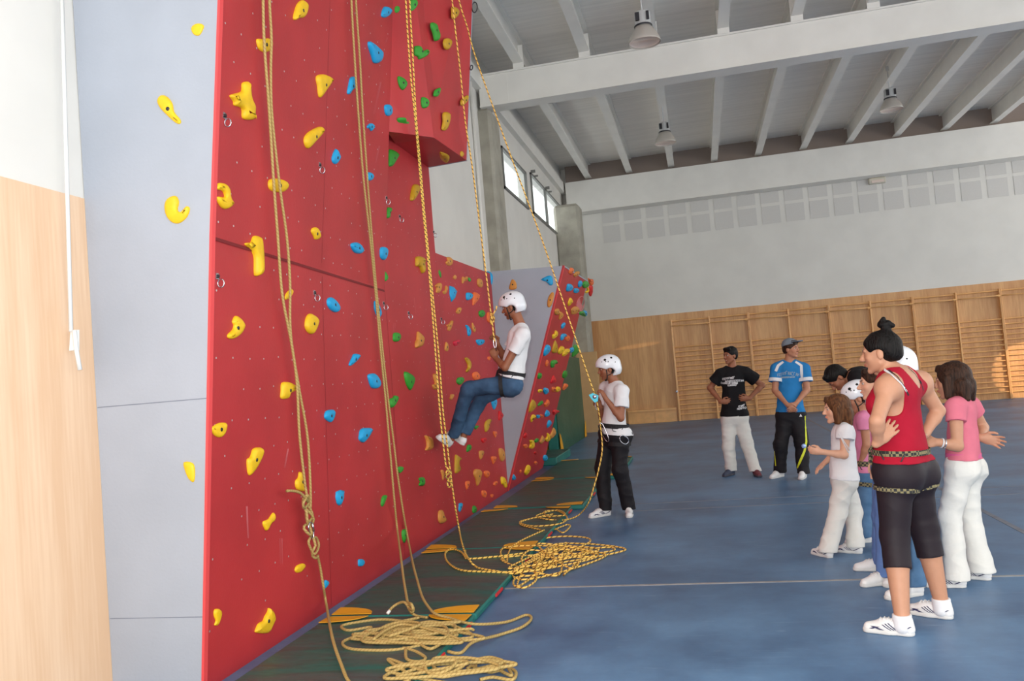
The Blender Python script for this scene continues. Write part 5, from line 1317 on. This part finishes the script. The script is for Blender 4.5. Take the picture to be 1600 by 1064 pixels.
# belay device and the carabiners on him
t = thing('belay_device', tuple(BD), 'teal and steel belay device held on the yellow rope by the belayer', 'belay device')
V, Fc = prism([jy(p, 8.93) for p in ((920, 617), (926, 614), (935, 618), (934, 627), (929, 629), (923, 622))], (0, .03, 0)); MB().add(V, Fc).obj('body', mat('teal_metal', srgb(70, 160, 180), .3, metal=.6), t)
MB().lathe(jy((929, 620), 8.925), [(0, .006), (.02, .006), (.022, 0)], 14, ax=(0, -1, 0)).obj('cam', M_steel, t, True)
MB().tube([jy(p, 8.97) for p in ((931, 628), (934, 632), (935, 638), (932, 640), (930, 634))], .005, 6, closed=True).obj('screwgate', M_steel, t, True)
for pts, lab in ((((938, 668), (936, 664), (941, 662), (951, 685), (949, 690), (944, 684)), 'long steel carabiner hanging down the front of the belayer\'s black trousers'), (((968, 684), (972, 680), (980, 684), (982, 690), (977, 694), (970, 690)), 'steel carabiner clipped to the side of the belayer\'s harness')):
    P = []
    for p in pts:
        c = castpx(be['trees']['pants'], p, .02) or (jy(p, yb-.16), 0); P.append(c[0])
    o_ = MB().tube(crom(P+[P[0]], .01), .006, 6).obj('carabiner', M_steel, smooth=True, origin=tuple(P[0])); tag(o_, lab, 'carabiner')

# ------------------------------------------------------------------ 3 man in black t-shirt
y3 = 12.0
bl = dict(S=1.0, h=.0075, seed=3, skin=SK['brown'], fwd=(-.10, -1, 0), hf=(-.75, -.66, -.02), hair='short', hairm=H_BLACK, smile=.8,
    label='person in black printed t-shirt and white trousers standing hands on hips',
    J=dict(neck=jy((1144, 574), y3), pelvis=jy((1148, 650), y3), head=jy((1141, 556), y3-.03), shR=jy((1127, 584), y3), shL=jy((1164, 582), y3), elR=jy((1109, 606), y3+.05), wrR=jy((1127, 628), y3-.09), elL=jy((1191, 602), y3+.05), wrL=jy((1170, 623), y3-.10),
           hipR=jy((1139, 655), y3), hipL=jy((1157, 655), y3), knR=jy((1138, 697), y3-.02), knL=jy((1168, 697), y3-.04)),
    handR=((.75, -.2, .0), (.3, .9, .1), (0, 0, 1), .35, .14, .3), handL=((-.8, -.2, .1), (-.1, .9, .1), (0, .2, 1), .45, .16, .3),
    shirt=dict(m=C_BLK, hem=-.0, sleeve=.62, add=.024, flare=.9, fold=.005), pants=dict(m=C_WPANT, add=.018, knee=.078, ankle=.078, fold=.006), shoe={'R': 'navy', 'L': 'maroon'}, footR=foot((1146, 739), (1120, 746)), footL=foot((1180, 740), (1193, 747)))
build_person(bl)
def print_marks(d, tree, rows, m, name, par, ch=2.6):
    g_ = np.random.default_rng(5); mb = MB()
    for (x0, y0, x1, y1, hgt) in rows:
        x = 0; L_ = math.hypot(x1-x0, y1-y0)
        while x < L_:
            w = g_.uniform(.5, .95)*hgt*.5; u_ = x/L_; cx = x0+(x1-x0)*u_; cy = y0+(y1-y0)*u_; k = g_.integers(0, 4)
            segs = {0: [((0, 0), (0, 1)), ((0, 0), (1, 0))], 1: [((0, 1), (.5, 0)), ((.5, 0), (1, 1))], 2: [((0, 0), (0, 1)), ((0, .5), (1, .5)), ((1, 0), (1, 1))], 3: [((0, 0), (1, 0)), ((0, 1), (1, 1)), ((0, 0), (0, 1))]}[int(k)]
            for a, b in segs:
                A = castpx(tree, (cx+a[0]*w, cy-hgt*(1-a[1])), .004); B = castpx(tree, (cx+b[0]*w, cy-hgt*(1-b[1])), .004)
                if A and B:
                    p, q = A[0], B[0]; t_ = nrm(q-p); s_ = nrm(np.cross(t_, A[1]))*.0035; mb.add([p-s_, p+s_, q+s_, q-s_], [(0, 1, 2, 3)])
            x += w+.45*hgt*.5
    if mb.v: mb.obj(name, m, par)
print_marks(bl, bl['trees']['shirt'], [(1129, 594, 1148, 591, 3), (1133, 597.5, 1161, 596, 3), (1127, 600, 1152, 600, 3), (1137, 603.5, 1151, 602.5, 2.4), (1154, 637, 1164, 634, 3), (1152, 640.5, 1166, 638, 2.6)], C_WHT, 'chest_print', bl['shirt_o'])
print_marks(bl, bl['trees']['pants'], [(1171, 650, 1180, 706, 2.2)], C_SNAVY, 'leg_print', bl['pants_o'])

# ------------------------------------------------------------------ 4 man in blue shirt and cap
y4 = 11.5
bu = dict(S=1.02, h=.0075, seed=4, skin=SK['tan'], fwd=(.12, -1, 0), hf=(.78, -.6, -.06), hair='short', hairm=H_DARK, cap=True, smile=.7,
    label='person in blue and white shirt, grey cap and black striped trousers, hands folded',
    J=dict(neck=jy((1233, 564), y4), pelvis=jy((1235, 645), y4), head=jy((1236, 546), y4-.03), shR=jy((1213, 576), y4), shL=jy((1256, 576), y4), elR=jy((1211, 610), y4-.05), wrR=jy((1229, 631), y4-.22), elL=jy((1261, 609), y4-.05), wrL=jy((1244, 630), y4-.22),
           hipR=jy((1226, 651), y4), hipL=jy((1245, 651), y4), knR=jy((1220, 693), y4-.03), knL=jy((1252, 693), y4-.05)),
    handR=((.6, -.2, -.75), (.6, .6, 0), (.6, -.3, .5), .35, .06, .4), handL=((-.65, -.25, -.7), (-.5, .7, 0), (-.6, -.3, .5), .35, .06, .4),
    shirt=dict(m=C_BLUE, hem=.02, sleeve=.62, add=.020, flare=.8, fold=.004), pants=dict(m=C_BLKP, add=.02, knee=.08, ankle=.078, fold=.006), shoe='white', footR=foot((1223, 742), (1197, 748)), footL=foot((1257, 743), (1244, 752)))
build_person(bu)
for nm, m, tr_, pts, w, par in (('raglan_stripe', C_WHT, 'shirt', ((1224, 565), (1216, 571), (1212, 580)), .035, 'shirt_o'), ('raglan_stripe', C_WHT, 'shirt', ((1243, 565), (1252, 571), (1253, 592)), .035, 'shirt_o'), ('leg_stripe', C_PATCH, 'pants', ((1258, 650), (1260, 690), (1257, 705), (1244, 735)), .03, 'pants_o'), ('leg_stripe', C_PATCH, 'pants', ((1210, 705), (1212, 728)), .02, 'pants_o')):
    r_ = strip_px(bu['trees'][tr_], pts, w)
    if r_: MB().add(*r_).obj(nm, m, bu[par])
for q, rg in (('R', .62), ('L', .62)):
    a, b = bu['J']['sh'+q], bu['J']['el'+q]; n = nrm(b-a); V, Fc = band(bu['trees']['shirt'], a+(b-a)*(rg-.09), n, .045, rad=.14, off=.0015, th=.003, N=24); MB().add(V, Fc).obj('white_cuff', C_WHT, bu['shirt_o'])
print_marks(bu, bu['trees']['shirt'], [(1215, 588, 1228, 585, 4), (1228, 585, 1247, 588, 5), (1220, 591, 1241, 590, 2)], mat('grey_print', srgb(140, 160, 176), .7), 'chest_print', bu['shirt_o'])
r_ = castpx(bu['trees']['pants'], (1251, 651), .004)
if r_: c = r_[0]; MB().add([c+np.array(v) for v in ((-.02, 0, 0), (.02, 0, 0), (.004, 0, .035), (-.004, 0, .03))], [(0, 1, 2, 3)]).obj('logo', C_WHT, bu['pants_o'])
c = atY((1256, 697), y4-.15); r_ = castpx(bu['trees']['pants'], (1256, 697), .01)
if r_: MB().lathe(r_[0], [(0, .012), (.02, .01), (.03, 0)], 12, ax=-ray((1256, 697))/np.linalg.norm(ray((1256, 697)))).obj('reflective_tag', mat('reflective_blue', srgb(170, 200, 255), .15, metal=.3), bu['pants_o'], True)

# ------------------------------------------------------------------ 5 girl in white
y5 = 7.05
gw = dict(S=.79, h=.0055, seed=5, w=.92, skin=SK['light'], fwd=(-1, -.1, 0), hf=(-1, -.12, -.05), hu=(.05, 0, 1), hs=.93, hair='bob', hairm=H_BROWN, girl=True, smile=.3, browc=(.15, .09, .05),
    label='child with brown bob haircut in white blouse and white trousers, stepping forward',
    J=dict(neck=jy((1318, 664), y5), pelvis=jy((1317, 745), y5), head=jy((1307, 640), y5), shL=jy((1321, 676), y5-.12), shR=jy((1315, 675), y5+.12), elL=jy((1319, 711), y5-.15), wrL=jy((1284, 706), y5-.16), elR=jy((1303, 710), y5+.16), wrR=jy((1290, 722), y5+.12),
           hipL=jy((1318, 752), y5-.06), hipR=jy((1319, 752), y5+.06), knL=jy((1309, 803), y5-.08), knR=jy((1334, 803), y5+.08)),
    handL=((-1, 0, .15), (0, .8, .3), (0, 0, 1), .75, .05, .6), handR=((-.75, -.1, -.5), (.1, 0, -1), (0, -.9, 0), .3, .16, .2),
    shirt=dict(m=C_TEE, hem=-.03, sleeve=.28, add=.022, fold=.005, name='blouse'), pants=dict(m=C_WPANT, add=.014, knee=.076, ankle=.082, fold=.007), shoe='run', footL=foot((1299, 868), (1266, 860)), footR=foot((1346, 861), (1309, 858)))
build_person(gw)
for a_, b_ in (((1311, 678), (1326, 708)), ((1312, 679), (1328, 704))):
    P = [atY((a_[0]+(b_[0]-a_[0])*u_, a_[1]+(b_[1]-a_[1])*u_), y5-.21) for u_ in (0, .5, 1)]
    MB().tube(P, .004, 6).obj('sleeve_tie', C_WHT, gw['shirt_o'], True)

# ------------------------------------------------------------------ 6 bending man
y6 = 8.4
bm_ = dict(S=1.0, h=.008, seed=6, skin=SK['brown'], fwd=(-.25, 0, -1), hf=(-.55, -.1, -.8), hu=(-.8, 0, .5), hair='short', hairm=H_BLACK, noeyes=True,
    label='person with black hair and black t-shirt bending down over the helmeted child',
    J=dict(neck=jy((1331, 588), y6), pelvis=jy((1408, 606), y6), head=jy((1309, 591), y6), shR=jy((1344, 588), y6+.18), shL=jy((1342, 592), y6-.18), elR=jy((1342, 625), y6+.2), wrR=jy((1330, 650), y6+.1), elL=jy((1352, 628), y6-.2), wrL=jy((1336, 648), y6-.15),
           hipR=jy((1412, 612), y6+.1), hipL=jy((1412, 612), y6-.1), knR=jy((1410, 690), y6+.12), knL=jy((1404, 690), y6-.1)),
    handR=((-.8, 0, -.4), (0, -1, 0), (0, 0, 1), .6, .05, .5), handL=((-.8, 0, -.4), (0, 1, 0), (0, 0, 1), .6, .05, .5),
    shirt=dict(m=C_BLK, hem=.0, sleeve=.6, add=.02), pants=dict(m=C_BLKP, add=.015), shoe='white', footR=foot((1414, 786), (1388, 785)), footL=foot((1412, 796), (1386, 795)))
build_person(bm_)

# ------------------------------------------------------------------ 7 helmeted child in pink
y7 = 7.65
hc = dict(S=.82, h=.0065, seed=7, w=.95, skin=SK['tan'], fwd=(-1, .1, 0), hf=(-.92, .1, -.35), hu=(-.2, 0, 1), hs=.95, hair='short', hairm=H_DARK, helmet=True, girl=True,
    label='child in white helmet and pink top standing behind the girl in white',
    J=dict(neck=jy((1348, 645), y7), pelvis=jy((1352, 738), y7), head=jy((1340, 622), y7), shL=jy((1350, 656), y7-.13), shR=jy((1350, 656), y7+.13), elL=jy((1354, 695), y7-.14), wrL=jy((1346, 722), y7-.1), elR=jy((1348, 692), y7+.16), wrR=jy((1338, 715), y7+.14),
           hipL=jy((1352, 746), y7-.07), hipR=jy((1352, 746), y7+.07), knL=jy((1350, 795), y7-.08), knR=jy((1354, 795), y7+.08)),
    handL=((-.4, 0, -.8), (0, .9, 0), (-1, 0, 0), .4, .05, .5), handR=((-.4, 0, -.8), (0, -.9, 0), (-1, 0, 0), .4, .05, .5),
    shirt=dict(m=C_PINK2, hem=.02, sleeve=.4, add=.016), pants=dict(m=C_JEAN2, add=.014, knee=.07, ankle=.07, name='jeans'), shoe='white', harness=C_BELT, footL=foot((1360, 843), (1330, 846)), footR=foot((1368, 835), (1340, 833)))
build_person(hc)

# ------------------------------------------------------------------ 8 girl whose smiling face shows beside the woman
y8 = 6.32
fg = dict(S=.93, h=.0065, seed=8, w=.9, skin=SK['light'], fwd=(-1, .05, 0), hf=(-1, .05, -.03), hs=.97, hair='short', hairm=H_DARK, girl=True, smile=.9, helmet=False,
    label='smiling person in blue trousers mostly hidden behind the woman in crimson',
    J=dict(neck=jy((1380, 626), y8), pelvis=jy((1388, 726), y8), head=jy((1366, 600), y8), shL=jy((1384, 640), y8-.12), shR=jy((1378, 638), y8+.14), elL=jy((1392, 690), y8-.1), wrL=jy((1380, 712), y8-.05), elR=jy((1372, 690), y8+.18), wrR=jy((1370, 720), y8+.14),
           hipL=jy((1388, 735), y8-.07), hipR=jy((1386, 735), y8+.08), knL=jy((1384, 810), y8-.08), knR=jy((1380, 810), y8+.09)),
    handL=((-.2, 0, -1), (0, .9, 0), (-1, 0, 0), .4, .05, .5), handR=((-.2, 0, -1), (0, -.9, 0), (-1, 0, 0), .4, .05, .5),
    shirt=dict(m=C_PINK2, hem=.02, sleeve=.5, add=.016), pants=dict(m=cloth('blue_track_fabric', srgb(92, 122, 176)), add=.014, knee=.07, ankle=.078), shoe='white', footL=foot((1398, 906), (1350, 912)), footR=foot((1392, 887), (1352, 887)))
build_person(fg)

# ------------------------------------------------------------------ 9 helmeted person behind the woman
y9 = 5.88
hp_ = dict(S=.97, h=.0075, seed=9, w=.84, skin=SK['mid'], fwd=(-1, .1, 0), hf=(-1, .1, 0), hs=.97, hair='short', hairm=H_DARK, helmet=True, noeyes=True,
    label='person in white helmet and jeans almost hidden behind the woman with the bun',
    J=dict(neck=jy((1405, 603), y9), pelvis=jy((1414, 718), y9), head=jy((1396, 577), y9), shL=jy((1406, 620), y9-.13), shR=jy((1404, 620), y9+.14), elL=jy((1412, 670), y9-.14), wrL=jy((1402, 705), y9-.1), elR=jy((1408, 670), y9+.16), wrR=jy((1400, 705), y9+.12),
           hipL=jy((1417, 728), y9-.075), hipR=jy((1416, 728), y9+.08), knL=jy((1432, 815), y9-.09), knR=jy((1432, 812), y9+.1)),
    handL=((-.2, 0, -1), (0, .9, 0), (-1, 0, 0), .4, .05, .5), handR=((-.2, 0, -1), (0, -.9, 0), (-1, 0, 0), .4, .05, .5),
    shirt=dict(m=C_TEE, hem=.02, sleeve=.5, add=.012), pants=dict(m=C_JEAN2, add=.012, knee=.068, ankle=.075, name='jeans'), shoe='white', footL=foot((1440, 924), (1384, 932)), footR=foot((1446, 912), (1404, 912)))
build_person(hp_)

# ------------------------------------------------------------------ 10 woman in crimson tank top
yr = 5.22
rw = dict(S=.965, h=.0058, seed=10, w=1.16, fat=1.04, arm=1.03, leg=1.2, skin=SK['mid'], fwd=(-.88, .42, 0), hf=(-.93, .35, -.10), hu=(.05, 0, 1), hs=1.0, hair='bun', hairm=H_BLACK, girl=True, bust=True, noeyes=True,
    label='woman with hair bun, crimson tank top and black cropped leggings, hand on hip',
    J=dict(neck=jy((1400, 580), yr), pelvis=jy((1408, 728), yr), head=jy((1376, 552), yr), shL=jy((1387, 606), yr-.17), shR=jy((1437, 598), yr+.16), elL=jy((1370, 658), yr-.33), wrL=jy((1372, 690), yr-.26), elR=jy((1466, 642), yr+.22), wrR=jy((1444, 680), yr+.12),
           hipL=jy((1398, 744), yr-.085), hipR=jy((1426, 741), yr+.085), knL=jy((1398, 838), yr-.09), knR=jy((1443, 822), yr+.10)),
    handL=((.75, .15, .62), (.1, 1, 0), (-.5, 0, .8), .22, .10, .1), handR=((-.6, -.4, -.2), (-.5, 0, .8), (0, -.5, .5), .4, .1, .3),
    shirt=dict(m=C_RED, hem=.055, sleeve=0, add=.010, fold=.003, neck=(.03, .09, .10), scoop=.13, name='tank_top'), pants=dict(m=C_LEG, add=.005, knee=.078, ankle=.076, to=.40, fold=.0015, name='leggings'), shoe='run', harness=C_BELT, bw=.032, beltf=.16, footL=foot((1427, 988), (1352, 980)), footR=foot((1487, 962), (1418, 952)))
build_person(rw)
for pts, w, m, nm in ((((1381, 577), (1393, 585), (1409, 600), (1417, 612)), .014, C_WHT, 'piping'), (((1388, 578), (1402, 588), (1412, 602), (1420, 618)), .011, M_black, 'bra_strap'), (((1419, 574), (1430, 584), (1440, 600), (1443, 610)), .011, M_black, 'bra_strap')):
    class T2:
        def ray_cast(self, o, dr):
            best = None
            for t in (rw['trees']['body'], rw['trees']['shirt']):
                r_ = t.ray_cast(o, dr)
                if r_[0] is not None and (best is None or (r_[0]-o).length < (best[0]-o).length): best = r_
            return best or (None, None, None, None)
    r_ = strip_px(T2(), pts, w)
    if r_: MB().add(*r_).obj(nm, m, rw['shirt_o'])

# ------------------------------------------------------------------ 11 girl in pink polo
y11 = 6.12
pk = dict(S=.91, h=.0062, seed=11, w=.88, skin=SK['mid'], fwd=(-.93, .36, 0), hf=(-.92, .38, -.08), hs=1.0, hair='bob', hairm=H_DARK, girl=True, noeyes=True,
    label='child with dark bob haircut in pink polo shirt and white trousers',
    J=dict(neck=jy((1503, 622), y11), pelvis=jy((1505, 722), y11), head=jy((1488, 596), y11), shL=jy((1493, 636), y11-.13), shR=jy((1516, 634), y11+.12), elL=jy((1496, 697), y11-.2), wrL=jy((1464, 691), y11-.22), elR=jy((1536, 668), y11+.2), wrR=jy((1533, 684), y11+.02),
           hipL=jy((1500, 736), y11-.065), hipR=jy((1513, 734), y11+.065), knL=jy((1484, 808), y11-.07), knR=jy((1514, 806), y11+.08)),
    handL=((-.9, .2, .0), (0, .8, -.4), (0, 0, 1), .5, .08, .5), handR=((.8, -.3, -.25), (.2, -.8, -.2), (0, 0, 1), .25, .15, .2),
    shirt=dict(m=C_PINK, hem=.05, sleeve=.38, add=.012, fold=.003, name='polo_shirt'), pants=dict(m=C_WPANT, add=.008, knee=.068, ankle=.088, fold=.005), shoe='run', footL=foot((1508, 913), (1466, 912)), footR=foot((1547, 902), (1508, 898)))
build_person(pk)
V, Fc = band(pk['trees']['pants'], pk['T'](.115), pk['frame'][0], .03, rad=.35); MB().add(V, Fc).obj('striped_belt', mat('belt_pink', srgb(214, 90, 140), .6), pk['pants_o'])
s = SDF(); s.k = .02; N_ = pk['J']['neck']; s.rc(N_-.01*Z_, N_+.03*Z_, .062, .058, clip=[(N_+.028*Z_, Z_), (N_-.02*Z_, -Z_)]); s.subrc(N_, N_+Z_*.06, .052); sdf_obj(s, .006, 'collar', C_PINK, pk['shirt_o'])
wb = pk['J']['wrL']; dd = nrm(pk['J']['wrL']-pk['J']['elL'])
for k, m in ((.03, C_WHT), (.045, M_steel)): 
    V, Fc = band(pk['trees']['body'], wb-dd*k, dd, .008, rad=.07, off=.001, th=.004, N=20); MB().add(V, Fc).obj('bracelet', m, pk['root'])
